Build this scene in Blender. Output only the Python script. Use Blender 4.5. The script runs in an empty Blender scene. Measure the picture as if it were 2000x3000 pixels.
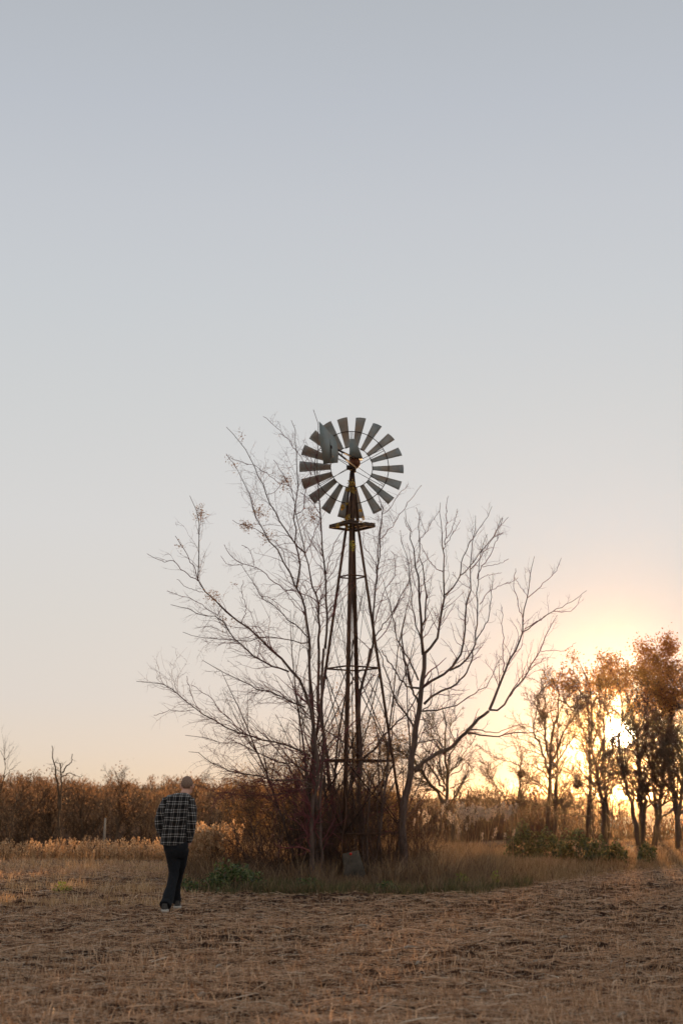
import bpy, math
import numpy as np
from mathutils import Vector, Matrix

R_ = np.random.default_rng(7)
sc = bpy.context.scene
COL = sc.collection
RAD = math.radians

# ------------------------------------------------------------------ camera
CAMZ = 1.5
F = 4166.7                      # focal length in pixels of the 2000x3000 frame
HOR = 2350.0
PITCH = math.atan((HOR - 1500) / F)
cam_d = bpy.data.cameras.new("camera")
cam = bpy.data.objects.new("camera", cam_d)
COL.objects.link(cam)
cam.location = (0, 0, CAMZ)
cam.rotation_euler = (math.pi / 2 + PITCH, 0, 0)
cam_d.sensor_fit = 'VERTICAL'
cam_d.sensor_height = 36
cam_d.lens = 50
cam_d.clip_start = 0.05
cam_d.clip_end = 4000
cam_d.dof.use_dof = True
cam_d.dof.focus_distance = 21.5
cam_d.dof.aperture_fstop = 2.0
sc.camera = cam


def ray(px, py):
    r = (px - 1000) / F
    u = -(py - 1500) / F
    c, s = math.cos(PITCH), math.sin(PITCH)
    return np.array([r, c - u * s, s + u * c])


def P(px, py, Y):
    d = ray(px, py)
    d = d * (Y / d[1])
    return np.array([d[0], d[1], d[2] + CAMZ])


# ------------------------------------------------------------------ sun, sky
sd = ray(1815, 2150)
sd = sd / np.linalg.norm(sd)
sd_l = ray(1815, 2105)
sd_l = sd_l / np.linalg.norm(sd_l)
SUN_DIR = Vector(sd_l)
sun_el = math.asin(sd_l[2])
sun_az = math.atan2(sd[0], sd[1])          # from +Y towards +X
sun_d = bpy.data.lights.new("sun", 'SUN')
sun = bpy.data.objects.new("sun", sun_d)
COL.objects.link(sun)
sun.rotation_euler = SUN_DIR.to_track_quat('Z', 'Y').to_euler()
sun_d.energy = 5.0
sun_d.angle = RAD(0.6)
sun_d.color = (1.0, 0.56, 0.25)

world = bpy.data.worlds.new("World")
sc.world = world
world.use_nodes = True
nt = world.node_tree
nt.nodes.clear()


def N(nt, typ, **kw):
    n = nt.nodes.new(typ)
    for k, v in kw.items():
        setattr(n, k, v)
    return n


def s2l(c):
    out = []
    for v in c:
        v = v / 255.0
        out.append(v / 12.92 if v <= 0.04045 else ((v + 0.055) / 1.055) ** 2.4)
    return tuple(out) + (1.0,)


def ramp(nt, stops, interp='LINEAR'):
    r = N(nt, 'ShaderNodeValToRGB')
    e = r.color_ramp.elements
    r.color_ramp.interpolation = interp
    while len(e) > 1:
        e.remove(e[-1])
    e[0].position = stops[0][0]
    e[0].color = stops[0][1]
    for p, c in stops[1:]:
        x = e.new(p)
        x.color = c
    return r


L = nt.links.new
out = N(nt, 'ShaderNodeOutputWorld')
bg = N(nt, 'ShaderNodeBackground')
L(bg.outputs[0], out.inputs[0])
tc = N(nt, 'ShaderNodeTexCoord')
sep = N(nt, 'ShaderNodeSeparateXYZ')
L(tc.outputs['Generated'], sep.inputs[0])
skyramp = ramp(nt, [
    (0.0, s2l((232, 210, 180))), (0.015, s2l((231, 212, 188))), (0.036, s2l((227, 213, 197))),
    (0.07, s2l((221, 213, 205))), (0.129, s2l((217, 213, 208))), (0.19, s2l((214, 213, 212))),
    (0.27, s2l((207, 209, 210))), (0.34, s2l((201, 205, 209))), (0.40, s2l((196, 200, 206))),
    (0.46, s2l((188, 193, 201))), (0.52, s2l((181, 186, 193))), (0.75, s2l((172, 177, 185))), (1.0, s2l((168, 174, 183)))])
L(sep.outputs['Z'], skyramp.inputs[0])
dot = N(nt, 'ShaderNodeVectorMath', operation='DOT_PRODUCT')
L(tc.outputs['Generated'], dot.inputs[0])
dot.inputs[1].default_value = tuple(sd)


def M(nt, op, a, b=None, clamp=False):
    n = N(nt, 'ShaderNodeMath', operation=op, use_clamp=clamp)
    for i, v in enumerate((a, b)):
        if v is None:
            continue
        if isinstance(v, (int, float)):
            n.inputs[i].default_value = v
        else:
            nt.links.new(v, n.inputs[i])
    return n.outputs[0]


dpos = M(nt, 'MAXIMUM', dot.outputs['Value'], 0.0)
glow1 = M(nt, 'POWER', dpos, 60.0)        # wide warm glow
glow2 = M(nt, 'POWER', dpos, 900.0)       # tight aureole
disc = N(nt, 'ShaderNodeMapRange')
disc.interpolation_type = 'SMOOTHSTEP'
L(dot.outputs['Value'], disc.inputs[0])
disc.inputs[1].default_value = math.cos(RAD(0.62))
disc.inputs[2].default_value = math.cos(RAD(0.30))
# brightness falls slightly away from the sun
side = M(nt, 'ADD', M(nt, 'MULTIPLY', dot.outputs['Value'], 0.10), 0.90)
base = N(nt, 'ShaderNodeVectorMath', operation='SCALE')
L(skyramp.outputs[0], base.inputs[0])
L(side, base.inputs['Scale'])


def addcol(prev, fac, col):
    v = N(nt, 'ShaderNodeVectorMath', operation='SCALE')
    v.inputs[0].default_value = col
    L(fac, v.inputs['Scale'])
    a = N(nt, 'ShaderNodeVectorMath', operation='ADD')
    L(prev, a.inputs[0])
    L(v.outputs[0], a.inputs[1])
    return a.outputs[0]


cur = base.outputs[0]
cur = addcol(cur, glow1, (0.015, 0.015, 0.015))
cur = addcol(cur, glow2, (0.22, 0.20, 0.15))
cur = addcol(cur, disc.outputs[0], (26.0, 24.0, 19.0))
nish = N(nt, 'ShaderNodeTexSky')
nish.sky_type = 'NISHITA'
nish.sun_disc = False
nish.sun_elevation = sun_el
nish.sun_rotation = sun_az
nish.air_density = 1.0
nish.dust_density = 2.0
nv = N(nt, 'ShaderNodeVectorMath', operation='SCALE')
L(nish.outputs[0], nv.inputs[0])
nv.inputs['Scale'].default_value = 0.003
na = N(nt, 'ShaderNodeVectorMath', operation='ADD')
L(cur, na.inputs[0])
L(nv.outputs[0], na.inputs[1])
L(na.outputs[0], bg.inputs[0])
bg.inputs[1].default_value = 1.0
world.cycles.sampling_method = 'AUTOMATIC'

sc.view_settings.view_transform = 'Standard'
sc.view_settings.look = 'None'
sc.view_settings.exposure = 0.0
sc.view_settings.gamma = 1.0
sc.view_settings.use_curve_mapping = False
sc.render.engine = 'CYCLES'
cy = sc.cycles
cy.use_denoising = True
cy.denoiser = 'OPENIMAGEDENOISE'
cy.denoising_input_passes = 'RGB_ALBEDO_NORMAL'
cy.max_bounces = 6
cy.diffuse_bounces = 3
cy.glossy_bounces = 2
cy.transmission_bounces = 4
cy.volume_bounces = 0
cy.transparent_max_bounces = 8
cy.sample_clamp_indirect = 4
cy.caustics_reflective = False
cy.caustics_refractive = False


# ------------------------------------------------------------------ materials
def new_mat(name):
    m = bpy.data.materials.new(name)
    m.use_nodes = True
    m.node_tree.nodes.clear()
    o = N(m.node_tree, 'ShaderNodeOutputMaterial')
    return m, m.node_tree, o


def c4(c):
    return (c[0], c[1], c[2], 1.0)


def leafy(name, cols, trans=0.45, rough=0.7, gloss=0.04, clump=None):
    """thin dry or green matter: colour picked per separate piece, part of the light passes through"""
    m, t, o = new_mat(name)
    g = N(t, 'ShaderNodeNewGeometry')
    fac = g.outputs['Random Per Island']
    if clump:
        tcn = N(t, 'ShaderNodeTexCoord')
        no = N(t, 'ShaderNodeTexNoise')
        no.inputs['Scale'].default_value = clump
        t.links.new(tcn.outputs['Object'], no.inputs['Vector'])
        fac = M(t, 'ADD', M(t, 'MULTIPLY', fac, 0.55), M(t, 'MULTIPLY', M(t, 'SUBTRACT', no.outputs[0], 0.28), 1.0), clamp=True)
    n = len(cols)
    r = ramp(t, [(i / max(1, n - 1), c4(c)) for i, c in enumerate(cols)])
    t.links.new(fac, r.inputs[0])
    d = N(t, 'ShaderNodeBsdfDiffuse')
    tr = N(t, 'ShaderNodeBsdfTranslucent')
    t.links.new(r.outputs[0], d.inputs[0])
    t.links.new(r.outputs[0], tr.inputs[0])
    mx = N(t, 'ShaderNodeMixShader')
    mx.inputs[0].default_value = trans
    t.links.new(d.outputs[0], mx.inputs[1])
    t.links.new(tr.outputs[0], mx.inputs[2])
    if gloss:
        gl = N(t, 'ShaderNodeBsdfGlossy')
        gl.inputs['Roughness'].default_value = rough * 0.6
        gl.inputs[0].default_value = (0.9, 0.85, 0.8, 1)
        m2 = N(t, 'ShaderNodeMixShader')
        m2.inputs[0].default_value = gloss
        t.links.new(mx.outputs[0], m2.inputs[1])
        t.links.new(gl.outputs[0], m2.inputs[2])
        mx = m2
    t.links.new(mx.outputs[0], o.inputs[0])
    return m


def solid(name, c1, c2, scale=8.0, rough=0.8, metal=0.0, bump=0.3, stretch=(1, 1, 1), detail=6, spec=0.3):
    m, t, o = new_mat(name)
    b = N(t, 'ShaderNodeBsdfPrincipled')
    tcn = N(t, 'ShaderNodeTexCoord')
    mp = N(t, 'ShaderNodeMapping')
    mp.inputs['Scale'].default_value = stretch
    t.links.new(tcn.outputs['Object'], mp.inputs[0])
    no = N(t, 'ShaderNodeTexNoise')
    no.inputs['Scale'].default_value = scale
    no.inputs['Detail'].default_value = detail
    no.inputs['Roughness'].default_value = 0.65
    t.links.new(mp.outputs[0], no.inputs['Vector'])
    r = ramp(t, [(0.32, c4(c1)), (0.68, c4(c2))])
    t.links.new(no.outputs[0], r.inputs[0])
    t.links.new(r.outputs[0], b.inputs['Base Color'])
    b.inputs['Roughness'].default_value = rough
    b.inputs['Metallic'].default_value = metal
    b.inputs['Specular IOR Level'].default_value = spec
    if bump:
        bp = N(t, 'ShaderNodeBump')
        bp.inputs['Strength'].default_value = bump
        bp.inputs['Distance'].default_value = 0.01
        t.links.new(no.outputs[0], bp.inputs['Height'])
        t.links.new(bp.outputs[0], b.inputs['Normal'])
    t.links.new(b.outputs[0], o.inputs[0])
    return m


MT = {}
MT['sunstubble'] = leafy('sunstubble', [(.20, .09, .04), (.46, .25, .12), (.72, .44, .25), (.92, .68, .46)], 0.5)
MT['straw'] = leafy('straw', [(.24, .105, .045), (.58, .32, .165), (.80, .49, .28), (.92, .64, .41), (.95, .79, .60)], 0.15, gloss=0.06)
MT['chaff'] = leafy('chaff', [(.20, .085, .038), (.58, .315, .16), (.84, .52, .31), (.94, .74, .54)], 0.15)
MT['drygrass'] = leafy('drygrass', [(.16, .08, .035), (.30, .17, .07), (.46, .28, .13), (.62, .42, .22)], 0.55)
MT['shadegrass'] = leafy('shadegrass', [(.08, .042, .02), (.16, .09, .045), (.30, .18, .09), (.50, .34, .19)], 0.45)  # brown dry weeds, darkened so the thicket shade is in the colour
MT['greengrass'] = leafy('greengrass', [(.05, .055, .015), (.10, .10, .03), (.16, .14, .05), (.32, .24, .10)], 0.45)
MT['plume'] = leafy('plume', [(.46, .25, .11), (.66, .42, .22), (.88, .63, .38)], 0.6)  # plumes brightened to gold, low sunlight put into the colour
MT['paleplume'] = leafy('paleplume', [(.55, .38, .25), (.72, .55, .40), (.88, .74, .58)], 0.6)
MT['greenleaf'] = leafy('greenleaf', [(.035, .06, .018), (.07, .11, .03), (.12, .16, .045), (.26, .27, .07)], 0.35, gloss=0.06)
MT['shrubleaf'] = leafy('shrubleaf', [(.035, .05, .015), (.07, .09, .025), (.12, .14, .04), (.22, .20, .06)], 0.45, gloss=0.05)
MT['limeleaf'] = leafy('limeleaf', [(.18, .20, .03), (.30, .32, .05), (.42, .40, .08)], 0.5)
MT['yellowleaf'] = leafy('yellowleaf', [(.30, .17, .02), (.45, .28, .04), (.55, .40, .10)], 0.5)
MT['dryleaf'] = leafy('dryleaf', [(.18, .10, .03), (.30, .19, .07), (.20, .09, .05)], 0.5)
MT['oakleaf'] = leafy('oakleaf', [(.28, .10, .025), (.44, .17, .035), (.60, .26, .05), (.72, .37, .09)], 0.68, clump=0.5)
MT['rustleaf'] = leafy('rustleaf', [(.08, .048, .028), (.18, .105, .056), (.32, .17, .08), (.48, .27, .12), (.64, .41, .21)], 0.5, clump=0.11)
MT['darkrust'] = leafy('darkrust', [(.035, .018, .010), (.07, .032, .015), (.13, .055, .022), (.22, .10, .04)], 0.35, clump=.2)
MT['sunlitgrass'] = leafy('sunlitgrass', [(.32, .17, .075), (.55, .33, .15), (.76, .49, .25), (.88, .66, .42)], 0.55)  # dry grass lightened so the tufts look sunlit by colour
MT['brownleaf'] = leafy('brownleaf', [(.14, .07, .025), (.27, .14, .045), (.42, .23, .075), (.54, .32, .12)], 0.6, clump=.6)
MT['bark'] = solid('bark', (.06, .038, .030), (.21, .14, .11), 9, 0.9, bump=0.6, stretch=(1, 1, .25))
MT['twig'] = solid('twig', (.14, .036, .04), (.25, .08, .08), 3, 0.7, bump=0)
MT['browntwig'] = solid('browntwig', (.08, .042, .03), (.18, .10, .065), 3, 0.8, bump=0)
MT['darktwig'] = solid('darktwig', (.035, .02, .014), (.10, .055, .035), 3, 0.8, bump=0)
MT['bgbark'] = solid('bgbark', (.08, .05, .03), (.19, .12, .07), 3, 0.9, bump=0.3, stretch=(1, 1, .3))
MT['woodtwig'] = leafy('woodtwig', [(.04, .025, .018), (.09, .05, .03), (.16, .085, .045), (.25, .14, .08)], 0.2, gloss=0)
MT['rustiron'] = solid('rustiron', (.055, .03, .02), (.17, .085, .05), 6, 0.75, metal=0.2, bump=0.2, stretch=(1, 1, .4))
MT['darkiron'] = solid('darkiron', (.02, .014, .012), (.07, .035, .025), 12, 0.6, metal=0.4, bump=0.2)
MT['redrust'] = solid('redrust', (.07, .022, .012), (.22, .07, .03), 10, 0.6, metal=0.2, bump=0.3)
MT['weathered'] = solid('weathered', (.045, .028, .02), (.14, .09, .065), 14, 0.9, bump=0.5, stretch=(.3, 3, 1))
MT['concrete'] = solid('concrete', (.05, .04, .030), (.13, .105, .08), 7, 0.95, bump=0.5)
MT['red'] = solid('redpaint', (.55, .03, .02), (.7, .05, .03), 5, 0.5, bump=0)
MT['denim'] = solid('denim', (.006, .007, .009), (.016, .018, .022), 40, 0.9, bump=0.3)
MT['skin'] = solid('skin', (.62, .33, .23), (.74, .42, .30), 12, 0.6, bump=0.05)
MT['hair'] = solid('hair', (.20, .12, .085), (.36, .24, .17), 60, 0.85, bump=0.6)
MT['shoe'] = solid('shoe', (.04, .035, .03), (.09, .08, .07), 20, 0.8)
MT['sole'] = solid('sole', (.45, .40, .34), (.6, .54, .46), 20, 0.8, bump=0.1)
MT['eye'] = solid('eye', (.02, .02, .02), (.05, .04, .03), 3, 0.2, bump=0)
MT['palewood'] = solid('palewood', (.28, .22, .16), (.46, .38, .30), 6, 0.85)
MT['siding'] = solid('siding', (.50, .50, .50), (.62, .62, .62), 3, 0.8, bump=0)
MT['roofing'] = solid('roofing', (.22, .24, .27), (.32, .34, .37), 3, 0.7, bump=0)
MT['glass'] = solid('glass', (.03, .04, .05), (.05, .06, .07), 3, 0.15, bump=0)
MT['nest'] = leafy('nest', [(.05, .03, .02), (.12, .06, .03), (.2, .1, .05)], 0.3)


def galvanised(name, a, b, rust):
    m, t, o = new_mat(name)
    bs = N(t, 'ShaderNodeBsdfPrincipled')
    tcn = N(t, 'ShaderNodeTexCoord')
    n1 = N(t, 'ShaderNodeTexNoise'); n1.inputs['Scale'].default_value = 5; n1.inputs['Detail'].default_value = 8
    n2 = N(t, 'ShaderNodeTexNoise'); n2.inputs['Scale'].default_value = 2.3; n2.inputs['Detail'].default_value = 4
    mp = N(t, 'ShaderNodeMapping'); mp.inputs['Location'].default_value = (3, 1, 7)
    t.links.new(tcn.outputs['Object'], n1.inputs['Vector'])
    t.links.new(tcn.outputs['Object'], mp.inputs[0]); t.links.new(mp.outputs[0], n2.inputs['Vector'])
    r = ramp(t, [(0.3, c4(a)), (0.7, c4(b))]); t.links.new(n1.outputs[0], r.inputs[0])
    mr = N(t, 'ShaderNodeMapRange'); t.links.new(n2.outputs[0], mr.inputs[0])
    mr.inputs[1].default_value = 0.42; mr.inputs[2].default_value = 0.62; mr.inputs[3].default_value = 0; mr.inputs[4].default_value = 0.75
    mix = N(t, 'ShaderNodeMix', data_type='RGBA')
    t.links.new(mr.outputs[0], mix.inputs[0]); t.links.new(r.outputs[0], mix.inputs[6]); mix.inputs[7].default_value = c4(rust)
    t.links.new(mix.outputs[2], bs.inputs['Base Color'])
    bs.inputs['Roughness'].default_value = 0.6; bs.inputs['Metallic'].default_value = 0.0
    t.links.new(bs.outputs[0], o.inputs[0])
    return m


MT['galv'] = galvanised('galv', (.19, .205, .197), (.33, .35, .335), (.30, .20, .12))
MT['vane'] = galvanised('vanemetal', (.15, .185, .175), (.25, .29, .27), (.22, .20, .16))


def ground_mat():
    m, t, o = new_mat('soil')
    b = N(t, 'ShaderNodeBsdfPrincipled')
    tcn = N(t, 'ShaderNodeTexCoord')
    n1 = N(t, 'ShaderNodeTexNoise'); n1.inputs['Scale'].default_value = 0.5; n1.inputs['Detail'].default_value = 8
    n2 = N(t, 'ShaderNodeTexNoise'); n2.inputs['Scale'].default_value = 14; n2.inputs['Detail'].default_value = 10; n2.inputs['Roughness'].default_value = .75
    mp = N(t, 'ShaderNodeMapping'); mp.inputs['Scale'].default_value = (.35, 1.3, 1); mp.inputs['Rotation'].default_value = (0, 0, .1)
    t.links.new(tcn.outputs['Object'], n1.inputs['Vector'])
    t.links.new(tcn.outputs['Object'], mp.inputs[0]); t.links.new(mp.outputs[0], n2.inputs['Vector'])
    f = M(t, 'ADD', M(t, 'MULTIPLY', n1.outputs[0], 0.35), M(t, 'MULTIPLY', n2.outputs[0], 0.65))
    r = ramp(t, [(0.40, c4((.022, .011, .007))), (0.50, c4((.065, .032, .018))), (0.57, c4((.22, .115, .06))), (0.66, c4((.56, .34, .20)))])
    t.links.new(f, r.inputs[0]); t.links.new(r.outputs[0], b.inputs['Base Color'])
    b.inputs['Roughness'].default_value = 0.95
    b.inputs['Specular IOR Level'].default_value = 0.1
    bp = N(t, 'ShaderNodeBump'); bp.inputs['Strength'].default_value = .8; bp.inputs['Distance'].default_value = .03
    t.links.new(n2.outputs[0], bp.inputs['Height']); t.links.new(bp.outputs[0], b.inputs['Normal'])
    t.links.new(b.outputs[0], o.inputs[0])
    return m


MT['soil'] = ground_mat()
MT['hill'] = solid('hillwoods', (.05, .028, .016), (.16, .085, .04), 0.12, 1.0, bump=0, detail=10)


def plaid_mat(nm='plaid', sk=-0.10, ox=10.0, oz=10.0):
    m, t, o = new_mat(nm)
    b = N(t, 'ShaderNodeBsdfPrincipled')
    tcn = N(t, 'ShaderNodeTexCoord')
    no = N(t, 'ShaderNodeTexNoise'); no.inputs['Scale'].default_value = 5; no.inputs['Detail'].default_value = 2
    t.links.new(tcn.outputs['Object'], no.inputs['Vector'])
    wob = M(t, 'MULTIPLY', M(t, 'SUBTRACT', no.outputs[0], .5), .035)
    sp = N(t, 'ShaderNodeSeparateXYZ'); t.links.new(tcn.outputs['Object'], sp.inputs[0])

    def stripes(sock, period, offs, w, sh):
        x = M(t, 'DIVIDE', M(t, 'ADD', M(t, 'ADD', sock, wob), sh), period)
        fr = M(t, 'FRACT', x)
        tot = None
        for of in offs:
            d = M(t, 'ABSOLUTE', M(t, 'SUBTRACT', fr, of))
            s = M(t, 'SUBTRACT', 1.0, M(t, 'DIVIDE', d, w / period), clamp=True)
            s = M(t, 'POWER', s, 0.6)
            tot = s if tot is None else M(t, 'MAXIMUM', tot, s)
        return tot
    skew = M(t, 'ADD', sp.outputs[0], M(t, 'MULTIPLY', sp.outputs[2], sk))
    v = stripes(skew, 0.088, (.3, .62), .0080, ox)
    h = stripes(sp.outputs[2], 0.112, (.32, .62), .0085, oz)
    s = M(t, 'ADD', M(t, 'MULTIPLY', v, .42), M(t, 'MULTIPLY', h, .50), clamp=True)
    s = M(t, 'POWER', s, 1.3)
    r = ramp(t, [(0, c4((.010, .009, .009))), (0.5, c4((.24, .22, .20))), (1.0, c4((.85, .84, .82)))])
    t.links.new(s, r.inputs[0]); t.links.new(r.outputs[0], b.inputs['Base Color'])
    b.inputs['Roughness'].default_value = .95
    b.inputs['Sheen Weight'].default_value = .25
    b.inputs['Specular IOR Level'].default_value = .1
    t.links.new(b.outputs[0], o.inputs[0])
    return m


MT['plaid'] = plaid_mat()
MT['plaid_sleeve'] = plaid_mat('plaid_sleeve', .12, 10.03, 10.045)


# ------------------------------------------------------------------ mesh helpers
def mesh_obj(name, V, Fs, mat, parent=None, smooth=False):
    """V: (n,3); Fs: list of int arrays (m,k) - faces of k corners each"""
    me = bpy.data.meshes.new(name)
    V = np.asarray(V, dtype=np.float32).reshape(-1, 3)
    Fs = [np.asarray(f, dtype=np.int32) for f in Fs if len(f)]
    me.vertices.add(len(V))
    me.vertices.foreach_set('co', V.ravel())
    nl = sum(f.size for f in Fs)
    nf = sum(len(f) for f in Fs)
    me.loops.add(nl)
    me.loops.foreach_set('vertex_index', np.concatenate([f.ravel() for f in Fs]))
    me.polygons.add(nf)
    tot = np.concatenate([np.full(len(f), f.shape[1], dtype=np.int32) for f in Fs])
    start = np.concatenate([[0], np.cumsum(tot)[:-1]]).astype(np.int32)
    me.polygons.foreach_set('loop_start', start)
    me.polygons.foreach_set('loop_total', tot)
    if smooth:
        me.polygons.foreach_set('use_smooth', np.ones(nf, dtype=bool))
    me.update(calc_edges=True)
    me.validate()
    if mat is not None:
        me.materials.append(MT[mat] if isinstance(mat, str) else mat)
    ob = bpy.data.objects.new(name, me)
    COL.objects.link(ob)
    if parent is not None:
        ob.parent = parent
    return ob


def tag(o, label=None, cat=None, group=None, kind=None):
    if label: o['label'] = label
    if cat: o['category'] = cat
    if group: o['group'] = group
    if kind: o['kind'] = kind
    return o


def empty(name, loc, label=None, cat=None, group=None):
    o = bpy.data.objects.new(name, None)
    o.location = tuple(float(v) for v in loc)
    o.empty_display_size = .2
    COL.objects.link(o)
    return tag(o, label, cat, group)


def norm(v):
    return v / np.maximum(np.linalg.norm(v, axis=-1, keepdims=True), 1e-9)


def tubes_geo(PT, RR, sides=4, cap=True):
    """PT (N,K,3), RR (N,K) -> verts, [quads, tris]"""
    PT = np.asarray(PT, float); RR = np.asarray(RR, float)
    n, k, _ = PT.shape
    T = np.empty_like(PT)
    T[:, 1:-1] = PT[:, 2:] - PT[:, :-2]
    T[:, 0] = PT[:, 1] - PT[:, 0]
    T[:, -1] = PT[:, -1] - PT[:, -2]
    T = norm(T)
    mean = norm(PT[:, -1] - PT[:, 0])
    ref = np.where(np.abs(mean[:, 2:3]) < .8, np.array([[0, 0, 1.0]]), np.array([[0, 1.0, 0]]))
    ref = np.repeat(ref[:, None, :], k, 1)
    A = norm(np.cross(T, ref)); B = np.cross(T, A)
    ang = np.arange(sides) * 2 * np.pi / sides
    ring = A[:, :, None, :] * np.cos(ang)[None, None, :, None] + B[:, :, None, :] * np.sin(ang)[None, None, :, None]
    V = PT[:, :, None, :] + ring * RR[:, :, None, None]
    V = V.reshape(-1, 3)
    base = (np.arange(n) * k * sides)[:, None, None]
    i = np.arange(k - 1)[None, :, None] * sides
    j = np.arange(sides)[None, None, :]
    j2 = (j + 1) % sides
    q = np.stack([base + i + j, base + i + j2, base + i + sides + j2, base + i + sides + j], -1).reshape(-1, 4)
    fs = [q]
    if cap and sides > 3:
        c0 = np.arange(n)[:, None] * k * sides + np.arange(sides)[None, ::-1]
        c1 = np.arange(n)[:, None] * k * sides + (k - 1) * sides + np.arange(sides)[None, :]
        fs += [c0, c1]
    return V, fs


class Geo:
    def __init__(self):
        self.V = []; self.F = {}; self.n = 0

    def add(self, V, Fs):
        V = np.asarray(V, float).reshape(-1, 3)
        for f in Fs:
            f = np.asarray(f)
            if len(f):
                self.F.setdefault(f.shape[1], []).append(f + self.n)
        self.V.append(V); self.n += len(V)
        return self

    def tube(self, pts, r, sides=6):
        pts = np.asarray(pts, float)
        r = np.full(len(pts), r) if np.isscalar(r) else np.asarray(r, float)
        return self.add(*tubes_geo(pts[None], r[None], sides))

    def box(self, c, size, rot=None):
        s = np.array([[x, y, z] for x in (-.5, .5) for y in (-.5, .5) for z in (-.5, .5)]) * np.array(size)
        if rot is not None:
            s = s @ np.array(rot).T
        f = np.array([[0, 1, 3, 2], [4, 6, 7, 5], [0, 4, 5, 1], [2, 3, 7, 6], [0, 2, 6, 4], [1, 5, 7, 3]])
        return self.add(s + np.array(c), [f])

    def bar(self, a, b, w, h=None):
        """square bar from a to b"""
        a = np.array(a, float); b = np.array(b, float); h = h or w
        d = norm(b - a); ref = np.array([0, 0, 1.0]) if abs(d[2]) < .9 else np.array([0, 1.0, 0])
        x = norm(np.cross(d, ref)); y = np.cross(x, d)
        return self.box((a + b) / 2, (w, np.linalg.norm(b - a), h), np.stack([x, d, y], 1))

    def build(self, name, mat, parent=None, smooth=False):
        return mesh_obj(name, np.concatenate(self.V), [np.concatenate(v) for v in self.F.values()], mat, parent, smooth)


def resample(pts, k, smooth=True):
    pts = np.asarray(pts, float)
    if smooth and len(pts) > 2:      # Catmull-Rom
        Q = np.vstack([2 * pts[0] - pts[1], pts, 2 * pts[-1] - pts[-2]])
        o = []
        for i in range(1, len(Q) - 2):
            for s in np.linspace(0, 1, 6, endpoint=False):
                p0, p1, p2, p3 = Q[i - 1], Q[i], Q[i + 1], Q[i + 2]
                o.append(.5 * ((2 * p1) + (-p0 + p2) * s + (2 * p0 - 5 * p1 + 4 * p2 - p3) * s * s + (-p0 + 3 * p1 - 3 * p2 + p3) * s ** 3))
        o.append(pts[-1]); pts = np.array(o)
    d = np.concatenate([[0], np.cumsum(np.linalg.norm(np.diff(pts, axis=0), axis=1))])
    t = np.linspace(0, d[-1], k)
    return np.stack([np.interp(t, d, pts[:, i]) for i in range(3)], 1)


def grow(rng, S, D, Ln, r0, seg, wig=.25, up=.0, tip=.25):
    """grow N wandering shoots: S (N,3) starts, D (N,3) directions, Ln (N) lengths, r0 (N)"""
    n = len(S); D = norm(D.copy())
    pts = [S]; p = S
    for i in range(seg):
        D = norm(D + rng.normal(0, wig, (n, 3)) + np.array([0, 0, up]))
        p = p + D * (Ln / seg)[:, None]
        pts.append(p)
    PT = np.stack(pts, 1)
    RR = r0[:, None] * np.linspace(1, tip, seg + 1)[None, :]
    return PT, RR


def spawn(rng, PT, RR, n, tmin, tmax, ang, lenf, seg, wig, up, rf=.6, rmin=.0012, weight=None, lmax=None, tip=.3, side=None):
    """n children on the given shoots"""
    N_, K, _ = PT.shape
    seglen = np.linalg.norm(PT[:, 1:] - PT[:, :-1], axis=2).sum(1)
    w = seglen.copy() if weight is None else weight
    par = rng.choice(N_, n, p=w / w.sum())
    t = rng.uniform(tmin, tmax, n) * (K - 1)
    i = np.minimum(t.astype(int), K - 2); f = (t - i)[:, None]
    S = PT[par, i] * (1 - f) + PT[par, i + 1] * f
    T = norm(PT[par, i + 1] - PT[par, i])
    Rp = RR[par, i] * (1 - f[:, 0]) + RR[par, i + 1] * f[:, 0]
    rnd = rng.normal(0, 1, (n, 3)); perp = norm(rnd - (rnd * T).sum(1, keepdims=True) * T)
    a = rng.uniform(ang[0], ang[1], n)[:, None]
    D = T * np.cos(a) + perp * np.sin(a) + np.array([0, 0, up])
    if side is not None:
        D = D + np.array(side)
    Ln = seglen[par] * rng.uniform(lenf[0], lenf[1], n) * (1.05 - .6 * (t / (K - 1)))
    if lmax: Ln = np.minimum(Ln, lmax * rng.uniform(.5, 1, n))
    r0 = np.maximum(Rp * rf, rmin)
    return grow(rng, S, D, Ln, r0, seg, wig, up * .25, tip)


def leaves_geo(rng, C, size, aspect=1.6, flat=0.0, dirs=None):
    """folded diamond leaves at centres C; size (n)"""
    n = len(C)
    A = norm(rng.normal(0, 1, (n, 3))) if dirs is None else norm(dirs)
    q = rng.normal(0, 1, (n, 3)) + np.array([0, 0, flat]) * 3
    B = norm(np.cross(A, q)); Nn = np.cross(A, B)
    s = size[:, None]
    V = np.stack([C - A * s * .5, C + B * s * .5 / aspect + Nn * s * .1, C + A * s * .5, C - B * s * .5 / aspect + Nn * s * .1], 1).reshape(-1, 3)
    b = np.arange(n)[:, None] * 4
    return V, [np.concatenate([b + np.array([[0, 1, 2]]), b + np.array([[0, 2, 3]])])]


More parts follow.
